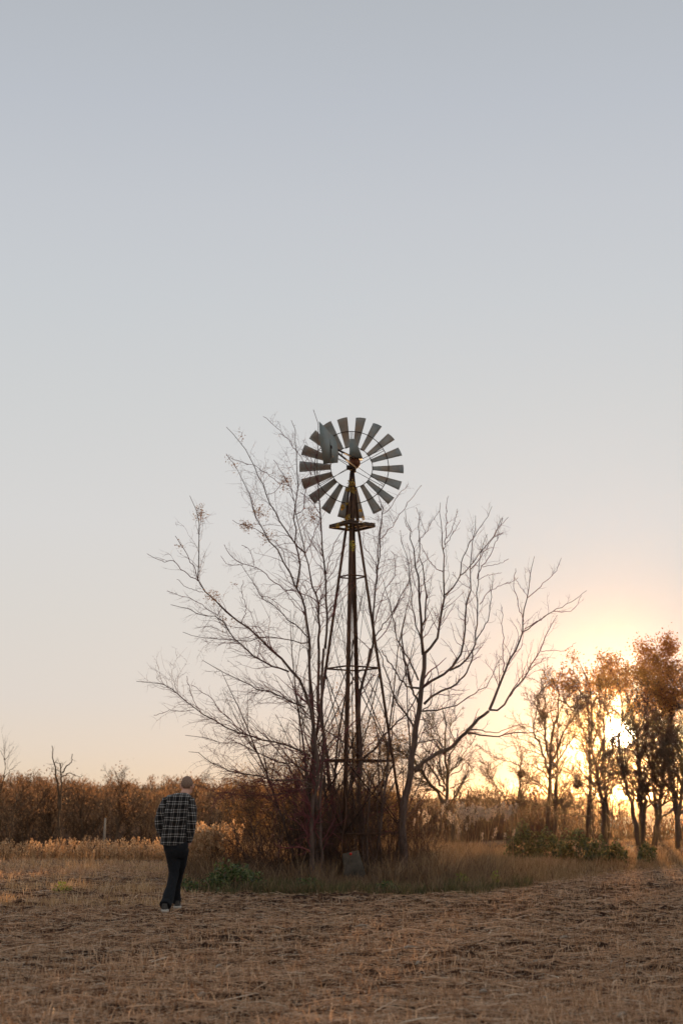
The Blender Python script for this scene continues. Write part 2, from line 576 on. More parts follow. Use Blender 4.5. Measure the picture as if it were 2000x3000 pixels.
def blades_geo(rng, base, h, w, lean=.3, dirs=None, droop=.25):
    """grass blades: base (n,3), h (n), w (n)"""
    n = len(base)
    az = rng.uniform(0, 2 * np.pi, n)
    l = rng.uniform(0, lean, n)
    D = np.stack([np.cos(az) * l, np.sin(az) * l, np.ones(n)], 1)
    if dirs is not None: D = D + dirs
    D = norm(D)
    fz = rng.uniform(0, 2 * np.pi, n)
    W = np.stack([np.cos(fz), np.sin(fz), np.zeros(n)], 1)
    side = np.stack([np.cos(az), np.sin(az), -.4 * np.ones(n)], 1)
    m = base + D * (h * .55)[:, None]
    t = base + D * h[:, None] + side * (h * droop * rng.uniform(0, 1, n))[:, None]
    w2 = (w / 2)[:, None]
    V = np.stack([base - W * w2, base + W * w2, m + W * w2 * .8, m - W * w2 * .8, t], 1).reshape(-1, 3)
    b = np.arange(n)[:, None] * 5
    return V, [b + np.array([[0, 1, 2, 3]]), b + np.array([[3, 2, 4]])]


def ss(x, a, b):
    t = np.clip((np.asarray(x, float) - a) / (b - a), 0, 1)
    return t * t * (3 - 2 * t)


_ph = np.random.default_rng(3).uniform(0, 6.28, (40,))
_dr = np.random.default_rng(4).normal(0, 1, (40, 2))


def wave(x, y, freq, k, o=0):
    r = 0
    for i in range(k):
        d = _dr[i + o]
        r = r + np.sin((x * d[0] + y * d[1]) * freq * (1 + .37 * i) + _ph[i + o]) / (1 + .3 * i)
    return r / k


def H(x, y):
    x = np.asarray(x, float); y = np.asarray(y, float)
    edge = 38.5 + 20 * ss(x, -3, 7)
    dep = 3.2 + 4.5 * ss(x, 4, 14)
    z = .02 * wave(x, y, .5, 5) * ss(y, 4, 12)
    z = z - dep * ss(y, edge, edge + 17)
    z = z + 3.0 * ss(y, 78, 150) * (1 - ss(x, 6, 20)) + 1.2 * ss(y, 78, 150)
    z = z + 7.6 * ss(y, 170, 520) * ss(x, 6, 20) + 5.2 * ss(y, 170, 520) * (1 - ss(x, 6, 20))
    return z


def H1(x, y):
    return float(H(x, y))


# ------------------------------------------------------------------ ground
def axis(dense_a, dense_b, step, far_a, far_b, g=1.12):
    a = list(np.arange(dense_a, dense_b + 1e-6, step))
    s = step; v = dense_b
    while v < far_b:
        s *= g; v += s; a.append(v)
    s = step; v = dense_a; lo = []
    while v > far_a:
        s *= g; v -= s; lo.append(v)
    return np.array(lo[::-1] + a)


xs = axis(-6, 7, .055, -900, 900, 1.07)
ys = axis(8.5, 26, .055, -60, 1500, 1.035)
X, Y = np.meshgrid(xs, ys)
fade = np.exp(-((np.maximum(Y - 24, 0) / 8) ** 2)) * np.exp(-((np.maximum(np.abs(X) - 7, 0) / 4) ** 2)) * ss(Y, 5, 8)
rg = np.random.default_rng(11)
rough = rg.normal(0, 1, X.shape)
rough = (rough + np.roll(rough, 1, 0) + np.roll(rough, 1, 1) + np.roll(rough, -1, 1) + np.roll(rough, 2, 1)) / 2.3
furrow = np.sin((Y + .12 * X) * 2 * np.pi / .76 + .9 * wave(X, Y, .7, 3)) * .034 * (.6 + .8 * wave(X, Y, .9, 4, 9)) * ss(Y, 8, 10)
Z = H(X, Y) + (rough * .018 + .034 * wave(X, Y, 6.5, 6, 8) + .03 * wave(X, Y, 2.4, 6, 16) + furrow) * fade
nyy, nxx = X.shape
idx = np.arange(nyy * nxx).reshape(nyy, nxx)
quads = np.stack([idx[:-1, :-1], idx[:-1, 1:], idx[1:, 1:], idx[1:, :-1]], -1).reshape(-1, 4)
g = mesh_obj('ground', np.stack([X, Y, Z], -1), [quads], 'soil', smooth=True)
def GZ(x, y):
    """height of the ground sheet itself"""
    Z = _Z
    xi = np.clip(np.searchsorted(xs, x) - 1, 0, len(xs) - 2); yi = np.clip(np.searchsorted(ys, y) - 1, 0, len(ys) - 2)
    fx = (x - xs[xi]) / (xs[xi + 1] - xs[xi]); fy = (y - ys[yi]) / (ys[yi + 1] - ys[yi])
    return (Z[yi, xi] * (1 - fx) * (1 - fy) + Z[yi, xi + 1] * fx * (1 - fy) + Z[yi + 1, xi] * (1 - fx) * fy + Z[yi + 1, xi + 1] * fx * fy)


_Z = Z.copy()
tag(g, 'bare brown field soil under the stubble falling away to a valley', kind='structure')

# island of growth round the windmill: front edge of the uncut ground
EX = np.array([-30, -9.5, -3.6, -3.3, -3.0, -2.2, 0, 2.2, 3.2, 4.5, 6, 9, 20, 40])
EY = np.array([39.5, 38.8, 37, 31, 26.6, 24.5, 24.2, 24.6, 26.4, 29, 32, 35, 40, 48])


def front(x):
    return np.interp(x, EX, EY) + .35 * wave(x, x * 0, 2.2, 4)


# ------------------------------------------------------------------ litter on the field
def litter(name, n, ymin, ymax, l0, l1, w, mat, label, cat, seed, lift=.02, onlyfield=True):
    rng = np.random.default_rng(seed)
    y = ymin * (ymax / ymin) ** rng.uniform(0, 1, n)
    x = rng.uniform(-.30, .30, n) * y * 1.0
    keep = (y < front(x) + .4) & (rng.uniform(0, 1, n) < .10 + .90 * ss(wave(x * .8, y * 2.2, 3.4, 8, 3) + .5 * wave(x * .8, y * 2.2, 8.5, 8, 13), -.35, .45))
    x, y = x[keep], y[keep]; n = len(x)
    ln = rng.uniform(l0, l1, n) * rng.uniform(.4, 1, n)
    az = rng.normal(.12, .75, n) + np.where(rng.uniform(0, 1, n) < .5, np.pi, 0)
    el = np.abs(rng.normal(0, .16, n))
    D = np.stack([np.cos(az) * np.cos(el), np.sin(az) * np.cos(el), np.sin(el)], 1)
    B = np.stack([x, y, GZ(x, y) + rng.uniform(.0, .02, n) + lift * .6], 1)
    bend = rng.normal(0, .06, (n, 3)) * ln[:, None]; bend[:, 2] = np.abs(bend[:, 2]) * .6
    PT = np.stack([B - D * ln[:, None] / 2, B + bend, B + D * ln[:, None] / 2], 1)
    PT[:, :, 2] = np.maximum(PT[:, :, 2], GZ(PT[:, :, 0], PT[:, :, 1]) + .003)
    wd = rng.uniform(.45, 1, n) * w
    RR = np.stack([wd, wd * .9, wd * .6], 1)
    V, fs = tubes_geo(PT, RR, 3, cap=False)
    o = mesh_obj(name, V, fs, mat)
    tag(o, label, cat, kind='stuff')
    return o


litter('straw_litter', 185000, 8.6, 36, .04, .22, .0030, 'straw', 'loose dry straw strewn flat over the harvested field', 'straw', 21)
litter('chaff', 80000, 8.6, 26, .02, .09, .0040, 'chaff', 'fine broken chaff between the straws on the field', 'chaff', 22, .015)
litter('corn_stalks', 3600, 9, 36, .15, .50, .0080, 'straw', 'thick pale broken corn stalks lying flat in rows on the field', 'stalks', 23, .03)

# curled husk and leaf scraps, upright
rng = np.random.default_rng(31)
n = 70000
y = 8.8 * (30 / 8.8) ** rng.uniform(0, 1, n); x = rng.uniform(-.29, .29, n) * y
k = y < front(x)
x, y = x[k], y[k]
V, fs = blades_geo(rng, np.stack([x, y, GZ(x, y)], 1), rng.uniform(.02, .12, len(x)) * (1 + .4 * wave(x, y, 4, 4)), rng.uniform(.003, .007, len(x)), .9, droop=.8)
tag(mesh_obj('stubble', V, fs, 'sunstubble'), 'short upright stubble and curled scraps all over the field', 'stubble', kind='stuff')

rng = np.random.default_rng(35)
n = 90000
y = 9 * (36 / 9) ** rng.uniform(0, 1, n); x = rng.uniform(-.04, .30, n) * y
k = (y < front(x)) & (rng.uniform(0, 1, n) < ss(x, -.5, 2.5) * (.25 + .75 * ss(np.sin((y + .12 * x) * 2 * np.pi / .38), -.2, .8)))
x, y = x[k], y[k]
V, fs = blades_geo(rng, np.stack([x, y, GZ(x, y)], 1), rng.uniform(.02, .07, len(x)) * (1 + .4 * wave(x, y, 4, 4)), rng.uniform(.003, .007, len(x)), .6)
tag(mesh_obj('row_stubble', V, fs, 'sunstubble'), 'dense short cut stubble standing in rows over the right of the field', 'stubble', kind='stuff')

rng = np.random.default_rng(36)
n = 26000
y = 9 * (36 / 9) ** rng.uniform(0, 1, n); x = rng.uniform(-.27, .30, n) * y
k = (y < front(x)) & (rng.uniform(0, 1, n) < ss(wave(x, y * 1.6, 2.6, 7, 11), -.25, .4))
x, y = x[k], y[k]
V, fs = blades_geo(rng, np.stack([x, y, GZ(x, y)], 1), rng.uniform(.07, .19, len(x)), rng.uniform(.004, .009, len(x)), .8)
tag(mesh_obj('tall_stubble', V, fs, 'sunstubble'), 'scattered taller cut stems catching the low sun over the field', 'stubble', kind='stuff')

# bleached cobs and husks one can pick out in the foreground
rng = np.random.default_rng(33)
husk = [(1575, 2832), (1820, 2862), (1590, 2940), (1415, 2925), (1225, 2836), (1200, 2786), (1820, 2995), (1650, 2765),
        (640, 2845), (590, 2930), (290, 2905), (740, 2790), (1790, 2840), (1060, 2720)]
husk_lab = ['pale snapped stalk lying level right of centre', 'whitish stub of stalk tilted near the right edge of the field', 'bleached husk curl low on the right of the field',
            'pale twin husk scraps at the bottom right of centre', 'small pinkish husk scrap right of centre', 'long grey stalk piece lying level below the windmill',
            'pale stub cut by the bottom edge of the picture', 'dark yellow husk scrap in the right of the field', 'round whitish cob lying left of centre below the man',
            'whitish flat husk scrap low in the left of the field', 'pale husk scrap low at the far left', 'small pale curl of husk a step below the man',
            'cream husk curl standing up near the right edge', 'dull stalk piece lying level in the middle of the field']
for i, (px, py) in enumerate(husk):
    d = ray(px, py); t_ = -CAMZ / d[2]
    c = np.array([d[0] * t_, d[1] * t_, 0]); c[2] = float(GZ(c[0], c[1])) + .035
    a = rng.normal(.2, .6); ln = rng.uniform(.05, .11) * (2.0 if i in (0, 5, 13) else 1)
    dd = np.array([math.cos(a), math.sin(a), rng.uniform(0, .5 if i not in (0, 5, 13) else .08)])
    G_ = Geo(); k_ = 7
    pts = np.array([dd * ln * (s - .5) + np.array([0, 0, .012 * math.sin(s * 3)]) for s in np.linspace(0, 1, k_)])
    G_.tube(pts, .006 + .008 * np.sin(np.linspace(.25, 2.9, k_)), 7)
    o = G_.build('corn_husk', MT['palewood'], smooth=True); o.location = tuple(c)
    tag(o, husk_lab[i], 'husk', 'corn husks and stalk pieces lying on the field')


# ------------------------------------------------------------------ windmill
WY = 28.7
apex = P(1031, 1400, WY)
wm = empty('windmill', (apex[0], WY, H1(apex[0], WY)), 'tall rusty farm windmill with grey metal blades standing in the thicket', 'windmill')
WB = np.array(wm.location)
ax = apex - WB
th0 = RAD(180 - 9.5)
Rb = 1.17
feet = [np.array([Rb * math.cos(th0 + k * math.pi / 2), Rb * math.sin(th0 + k * math.pi / 2), .0]) for k in range(4)]
zt = ax[2]


def zpy(py):
    return P(1031, py, WY)[2] - WB[2]


def legpt(k, z):
    t = (zt - z) / zt
    return np.array([feet[k][0] * t, feet[k][1] * t, z])


def angle_iron(G_, a, b, w, th, ctr):
    """L-section from a to b, flanges facing away from the axis"""
    a = np.array(a); b = np.array(b); d = norm(b - a)
    o = norm(np.array([(a[0] + b[0]) / 2 - ctr[0], (a[1] + b[1]) / 2 - ctr[1], 0.0]))
    o = norm(o - d * o.dot(d)); s = np.cross(d, o)
    for sg in (1, -1):
        f = norm(-o + sg * s)
        nrm = np.cross(d, f)
        c = (a + b) / 2 + f * w / 2 + nrm * sg * th * .5
        G_.box(c, (w, np.linalg.norm(b - a), th), np.stack([f, d, nrm], 1))


for k in range(4):
    G_ = Geo(); angle_iron(G_, legpt(k, -.15), legpt(k, zt + .02), .062, .008, (0, 0))
    G_.build('leg', 'rustiron', wm)
levels = [zpy(1690), zpy(1958), zpy(2229), zpy(2440)]
for li, z in enumerate(levels):
    for k in range(4):
        a, b = legpt(k, z), legpt((k + 1) % 4, z)
        w = [.028, .032, .040, .036][li]
        Geo().bar(a, b, .008, w).build('girt', 'rustiron', wm)
for li in (1, 2):
    for k in range(4):
        for fl in (0, 1):
            a = legpt((k + fl) % 4, levels[li] - .03); b = legpt((k + 1 - fl) % 4, levels[li + 1] if li < 2 else levels[3])
            Geo().tube([a, b], .011 if li == 1 else .013, 5).build('brace', 'darkiron', wm)
for k in range(4):
    for fl in (0, 1):
        a = legpt((k + fl) % 4, levels[0] - .02); b = legpt((k + 1 - fl) % 4, levels[1] + .02)
        Geo().tube([a, b], .0045, 4).build('brace_rod', 'darkiron', wm)
# central pump rod and top pipe
Geo().tube([(0, 0, .2), (0, 0, zt)], .010, 6).build('pump_rod', 'darkiron', wm)
zhub = zpy(1372)
Geo().tube([(0, 0, zt - .9), (0, 0, zhub - .05)], .036, 10).build('mast_pipe', 'darkiron', wm, True)
# platform
zp = zpy(1543)
G_ = Geo()
for k in range(4):
    a = legpt(k, zp); rr = .46
    p1 = np.array([rr * math.cos(th0 + k * math.pi / 2 + .03), rr * math.sin(th0 + k * math.pi / 2 + .03), zp])
    p2 = np.array([rr * math.cos(th0 + (k + 1) * math.pi / 2 + .03), rr * math.sin(th0 + (k + 1) * math.pi / 2 + .03), zp])
    G_2 = Geo(); G_2.bar(p1, p2, .05, .045); G_2.build('platform_beam', 'weathered', wm)
e1 = np.array([math.cos(th0 + math.pi / 4 + .03), math.sin(th0 + math.pi / 4 + .03), 0]); e2 = np.array([-e1[1], e1[0], 0])
for i, q in enumerate(np.linspace(-.27, .27, 5)):
    if i == 2: continue
    c = e1 * q + np.array([0, 0, zp + .045 + .004 * (i % 2)])
    G_2 = Geo(); G_2.box(c, (.115, .70 - .05 * (i % 2), .026), np.stack([e1, e2, np.array([0, 0, 1.])], 1)); G_2.build('plank', 'weathered', wm)
# collar irons above the platform
for k in range(4):
    a = legpt(k, zp + .1) * np.array([1.0, 1.0, 1]); b = np.array([0.03 * math.cos(th0 + k * 1.57), .03 * math.sin(th0 + k * 1.57), zt + .12])
    G_2 = Geo(); G_2.bar(a, b, .034, .03); G_2.build('collar_iron', 'darkiron', wm)

# wheel: faces away, slight yaw
WC = P(1029.5, 1370, WY + .42) - WB
wheel_px = F / (WY + .42) / math.cos(PITCH) * .985
RO, RM, RI = 157 / wheel_px, 112 / wheel_px, 62 / wheel_px
yaw = RAD(3.0)
wx = np.array([math.cos(yaw), math.sin(yaw), 0]); wz = np.array([0, 0, 1.0]); wyv = np.cross(wz, wx)   # wyv = axis (away)
G_ = Geo(); G_.tube([WC - wyv * .34, WC + wyv * .10], .055, 12)
wheel = G_.build('wheel', 'darkiron', wm, True)


def wpt(r, a, d=0.0):
    return WC + wx * r * math.cos(a) + wz * r * math.sin(a) + wyv * d


for i in range(18):
    a0 = RAD(20 * i) + rng.normal(0, .008)
    nr, nc = 9, 5
    bj = rng.normal(0, .06); bw = rng.normal(0, .012)
    V = []
    for side_ in (0, 1):
        for ir in range(nr):
            fr = ir / (nr - 1); r = RI + (RO - RI) * fr
            wdt = (16 + (31 - 16) * fr) / wheel_px * 1.10
            pit = RAD(36 - 12 * fr) + bj
            for ic in range(nc):
                s = (ic / (nc - 1) - .5)
                er = np.array([math.cos(a0), math.sin(a0)]); et = np.array([-math.sin(a0), math.cos(a0)])
                curve = (s * s - .08) * wdt * .32
                tt = s * wdt * math.cos(pit) - curve * math.sin(pit)
                dd = s * wdt * math.sin(pit) + curve * math.cos(pit)
                rr = r + (.25 - s * s) * .02 * fr + (.01 if i == 4 else 0) * fr; dd += bw * fr * fr
                pt = WC + wx * (er[0] * rr + et[0] * tt) + wz * (er[1] * rr + et[1] * tt) + wyv * (dd + side_ * .0018)
                V.append(pt)
    idq = lambda sd_, r, c: sd_ * nr * nc + r * nc + c
    Q = []
    for r in range(nr - 1):
        for c in range(nc - 1):
            Q.append([idq(0, r, c), idq(0, r, c + 1), idq(0, r + 1, c + 1), idq(0, r + 1, c)])
            Q.append([idq(1, r, c), idq(1, r + 1, c), idq(1, r + 1, c + 1), idq(1, r, c + 1)])
    for r in range(nr - 1):
        for c in (0, nc - 1):
            Q.append([idq(0, r, c), idq(0, r + 1, c), idq(1, r + 1, c), idq(1, r, c)])
    for c in range(nc - 1):
        for r in (0, nr - 1):
            Q.append([idq(0, r, c), idq(0, r, c + 1), idq(1, r, c + 1), idq(1, r, c)])
    b = mesh_obj('blade', V, [np.array(Q)], 'galv', wheel, True)
for rr, rad in ((RI + .01, .008), (RM, .009)):
    an = np.linspace(0, 2 * np.pi, 73)
    G_ = Geo(); G_.tube([wpt(rr, a, -.03) for a in an], rad, 5); G_.build('rim', 'darkiron', wheel)
for i in range(6):
    a = RAD(30 + 60 * i)
    for s in (-1, 1):
        G_ = Geo(); G_.tube([wpt(.05, a + s * .3, -.28 if s > 0 else .06), wpt(RM, a + s * .026, -.03)], .0062, 4); G_.build('spoke', 'darkiron', wheel)

# gearbox, hood, tail
GC = np.array([WC[0] + .01, 0, 0]) + np.array([0, WC[1] - .42, WC[2]])
G_ = Geo()
zz = np.linspace(-.10, .12, 9)
ring = []
for i, z in enumerate(zz):
    f = math.sin((i + .8) / 9.6 * math.pi) ** .5
    ring.append([(.125 * f * math.cos(a) + .02, .16 * f * math.sin(a) + .05, z) for a in np.linspace(0, 2 * np.pi, 16, endpoint=False)])
rv = np.array(ring) + (WC - wyv * .42) + np.array([.015, 0, .0])
V = rv.reshape(-1, 3); Q = []
for r in range(8):
    for c in range(16):
        Q.append([r * 16 + c, r * 16 + (c + 1) % 16, (r + 1) * 16 + (c + 1) % 16, (r + 1) * 16 + c])
G_.add(V, [np.array(Q), np.arange(16)[None, ::-1], (8 * 16 + np.arange(16))[None]])
G_.build('gearbox', 'redrust', wm, True)
hb = WC - wyv * .42


def prism(name, bottom, top, mat, parent, thick_close=True):
    b = np.array(bottom); t = np.array(top); n_ = len(b)
    V = np.vstack([b, t]); q = [[i, (i + 1) % n_, n_ + (i + 1) % n_, n_ + i] for i in range(n_)]
    G_ = Geo(); G_.add(V, [np.array(q), np.arange(n_)[None, ::-1], (n_ + np.arange(n_))[None]])
    return G_.build(name, mat, parent)


s_ = 1 / (F / WY) 
hz0 = .10
pr = prism('hood', [hb + np.array(v) for v in [(-.075, -.17, hz0), (.20, -.15, hz0 - .02), (.20, .22, hz0), (-.075, .2, hz0)]],
           [hb + np.array(v) for v in [(-.062, -.07, .50), (.05, -.07, .50), (.055, .10, .50), (-.06, .10, .50)]], 'vane', wm)
G_ = Geo(); G_.box(hb + np.array([-.05, .0, -.1]), (.16, .12, .07)); G_.tube([hb + np.array([.02, 0, -.2]), hb + np.array([.02, 0, -.05])], .05, 10)
G_.build('turntable', 'darkiron', wm)
# tail boom reaches toward the camera and to the left
TD = WY - 1.75
tail_end = P(840 + 500 / 3.92, 1180 + 510 / 3.92, TD) - WB
b0 = hb + np.array([.03, -.12, .08]); b1 = hb + np.array([.06, -.05, -.10])
for a in (b0, b1):
    G_ = Geo(); G_.bar(a, tail_end + (np.array([0, 0, .02]) if a is b0 else 0), .022, .034); G_.build('tail_arm', 'darkiron', wm)
mid = (b1 * .45 + tail_end * .55)
G_ = Geo(); G_.bar(mid, b0 * .45 + tail_end * .55, .014); G_.build('tail_strut', 'darkiron', wm)
# vane outline (traced) on a vertical plane through the boom
vn = [(370, 213), (455, 300), (550, 400), (580, 480), (592, 600), (585, 690), (420, 703), (400, 560), (380, 400)]
bd = norm(np.array([tail_end[0] - hb[0], tail_end[1] - hb[1], 0])); 
ang_v = math.atan2(bd[1], bd[0]) - RAD(9)
vd = np.array([math.cos(ang_v), math.sin(ang_v), 0]); vnrm = np.array([-vd[1], vd[0], 0])
te = tail_end + WB
front_, back_ = [], []
for u, v in vn:
    d = ray(840 + u / 3.92, 1180 + v / 3.92)
    o = np.array([0, 0, CAMZ]); t_ = (te - o).dot(vnrm) / d.dot(vnrm)
    pnt = o + d * t_ - WB
    front_.append(pnt + vnrm * .0015); back_.append(pnt - vnrm * .0015)
vane = prism('tail_vane', front_, back_, 'vane', wm)
vl = Geo()
pa = P(840 + 488 / 3.92, 1180 + 420 / 3.92, TD) - WB; pb = P(840 + 506 / 3.92, 1180 + 620 / 3.92, TD) - WB
sgn = -1 if (vnrm.dot(te - np.array([0, 0, CAMZ])) > 0) else 1
vl.bar(pa + vnrm * sgn * .012, pb + vnrm * sgn * .012, .012, .02); vl.build('vane_batten', 'darkiron', wm)
# pull-out wire and furl lever
G_ = Geo(); G_.tube([hb + np.array([-.05, 0, -.1]), legpt(0, zp) * .4 + np.array([0, 0, zp * .6]), (-.12, -.1, .8)], .003, 4); G_.build('furl_wire', 'darkiron', wm)

# footings
for k in range(4):
    f = feet[k] + WB
    if k == 1:
        continue
    gz = H1(f[0], f[1])
    sz = .17
    fo = prism('concrete_footing', [(sx * sz, sy * sz, -.1) for sx, sy in ((-1, -1), (1, -1), (1, 1), (-1, 1))],
               [(sx * sz * .7, sy * sz * .7, .16) for sx, sy in ((-1, -1), (1, -1), (1, 1), (-1, 1))], 'concrete', None)
    fo.location = (f[0], f[1], gz)
    tag(fo, ['low concrete footing under the left leg of the windmill', '', 'low concrete footing under the right leg of the windmill', 'low concrete footing under the rear leg of the windmill'][k], 'footing', 'concrete footings of the windmill')
cb = P(1038, 2568, WY - 1.35)
root = empty('concrete_block', (cb[0], cb[1], H1(cb[0], cb[1])), 'leaning grey concrete block at the foot of the windmill with a red spot', 'block')
blk = prism('block', [(-.16, -.10, -.08), (.25, -.06, -.08), (.25, .12, -.08), (-.16, .12, -.08)],
            [(-.20, .0, .50), (.05, .0, .56), (.07, .13, .56), (-.18, .13, .50)], 'concrete', root)
root.scale = (1.15, 1.0, 1.1)
bm_ = blk.modifiers.new('b', 'BEVEL'); bm_.width = .02; bm_.segments = 2
G_ = Geo(); G_.tube([(-.06, -.03, .50), (-.06, .03, .50)], .022, 10); G_.build('red_cap', 'red', root)


# ------------------------------------------------------------------ traced trees round the windmill
def T3(u, v): return 400 + u / 2.24, 1200 + v / 2.24
def T4(u, v): return 1000 + u / 2.0907, 1400 + v / 2.0907
def T5(u, v): return 400 + u / 1.96, 1950 + v / 1.96
def T8(u, v): return 1400 + u / 2.6133, 1850 + v / 2.6133
def T9(u, v): return 850 + u / 3.92, 1900 + v / 3.92
def T10(u, v): return 1150 + u / 3.92, 2050 + v / 3.92
def TL(u, v): return u / 5.2267, 2150 + v / 5.2267
def T0(u, v): return u, v


def traced(seed, D, limbs, spread=.35, k=16, jit=.012, extend=True):
    """limbs: list of (conv, [(u,v)..], r0, r1[, slope]); the first starts at the ground. Returns PT, RR lists"""
    rng = np.random.default_rng(seed)
    PTs, RRs = [], []
    allp = None
    for li, lb in enumerate(limbs):
        conv, pl, r0, r1 = lb[:4]
        px = np.array([conv(*p) for p in pl], float)
        seg = np.concatenate([[0], np.cumsum(np.hypot(*np.diff(px, axis=0).T))]) / F * D
        if li == 0 or allp is None:
            d0 = D; sl = lb[4] if len(lb) > 4 else 0.0
        else:
            q = allp - px[0]; j = np.argmin(np.hypot(q[:, 0], q[:, 1])); d0 = alld[j]
            if np.hypot(*q[j]) > 60 and extend: d0 = D + rng.uniform(-.3, .3)
            sl = lb[4] if len(lb) > 4 else rng.uniform(-spread, spread)
        dep = d0 + sl * seg
        p3 = np.array([P(a, b, c) for (a, b), c in zip(px, dep)])
        if extend and (li == 0 or (len(lb) > 5 and lb[5])):
            b0 = p3[0].copy(); b0[2] = H1(b0[0], b0[1]) - .05
            if p3[0][2] > b0[2] + .1: p3 = np.vstack([b0, p3])
        dens = resample(np.column_stack([px, dep]), 24)
        allp = dens[:, :2] if allp is None else np.vstack([allp, dens[:, :2]])
        alld = dens[:, 2] if li == 0 else np.concatenate([alld, dens[:, 2]])
        q3 = resample(p3, k)
        ln = np.linalg.norm(np.diff(q3, axis=0), axis=1).sum()
        j = rng.normal(0, jit, q3.shape) * min(1, ln); j[0] = 0; j[-1] = 0
        PTs.append(q3 + j)
        r1 = max(r1, .0048) if D < 35 else r1
        RRs.append(r0 + (r1 - r0) * np.linspace(0, 1, k) ** .8)
    return PTs, RRs


def make_tree(name, label, cat, group, PTs, RRs, bark, twigmat, twig_levels, seed, nlimb=99, sides=7, parts_n=None, leafspec=None):
    """thing > trunk, limb..., crown (twigs), leaves"""
    rng = np.random.default_rng(seed)
    base = PTs[0][0].copy()
    root = empty(name, base, label, cat, group)
    for i, (p, r) in enumerate(zip(PTs, RRs)):
        V, fs = tubes_geo((p - base)[None], r[None], sides if i == 0 else max(5, sides - 1))
        mesh_obj('trunk' if i == 0 else 'limb', V, fs, bark if r[0] > .012 else twigmat, root, True)
    A = np.stack(PTs); B = np.stack(RRs)
    G_ = Geo(); tips = []
    lv = (A, B)
    pools = [lv]
    for spec in twig_levels:
        src = pools[spec.get('src', -1)]
        w = np.linalg.norm(src[0][:, 1:] - src[0][:, :-1], axis=2).sum(1)
        if 'wm' in spec: w = w * np.array(spec['wm'])
        if spec.get('skip_trunk') and len(w) > 1: w[0] *= spec['skip_trunk']
        nx = spawn(rng, src[0], src[1], spec['n'], spec['t'][0], spec['t'][1], spec['ang'], spec['len'], spec['seg'], spec['wig'], spec['up'],
                   spec.get('rf', .55), spec.get('rmin', .0014), w, spec.get('lmax'), side=spec.get('side'))
        zb = nx[0][:, :, 2] > base[2] + spec.get('zmin', .1)
        ok = zb.all(1)
        nx = (nx[0][ok], nx[1][ok])
        pools.append(nx)
        V, fs = tubes_geo(nx[0] - base, nx[1], 3, cap=False)
        G_.add(V, fs)
        tips.append(nx[0][:, -1] - base)
    c = G_.build('crown', twigmat, root)
    tag(c, kind='stuff')
    if leafspec:
        L_ = []
        for (mat, n, size, spreadr, src, region, asp) in leafspec:
            Pt = pools[src][0].reshape(-1, 3)
            if region is not None:
                Pt = Pt[region(Pt)]
            if len(Pt) == 0: continue
            C = Pt[rng.integers(0, len(Pt), n)] + rng.normal(0, spreadr, (n, 3)) - base
            V, fs = leaves_geo(rng, C, rng.uniform(size * .5, size * 1.3, n), asp)
            tag(mesh_obj('leaves', V, fs, mat, root), kind='stuff')
    return root, pools


LOC = [dict(n=250, t=(.08, .88), ang=(.35, 1.0), len=(.15, .5), seg=9, wig=.20, up=.07, lmax=1.25, rf=.42, rmin=.0034, skip_trunk=.5, zmin=.5, tip=.45),
       dict(n=720, t=(.1, .9), ang=(.5, 1.2), len=(.25, .7), seg=6, wig=.28, up=.03, lmax=.5, rf=.6, rmin=.0024, zmin=.4),
       dict(n=700, t=(.1, .9), ang=(.6, 1.3), len=(.2, .5), seg=3, wig=.3, up=.0, lmax=.16, rf=.7, rmin=.0019, zmin=.4)]


def lv(scale, **kw):
    o = []
    for s in LOC:
        d = dict(s); d['n'] = int(d['n'] * scale); d.update(kw); o.append(d)
    return o


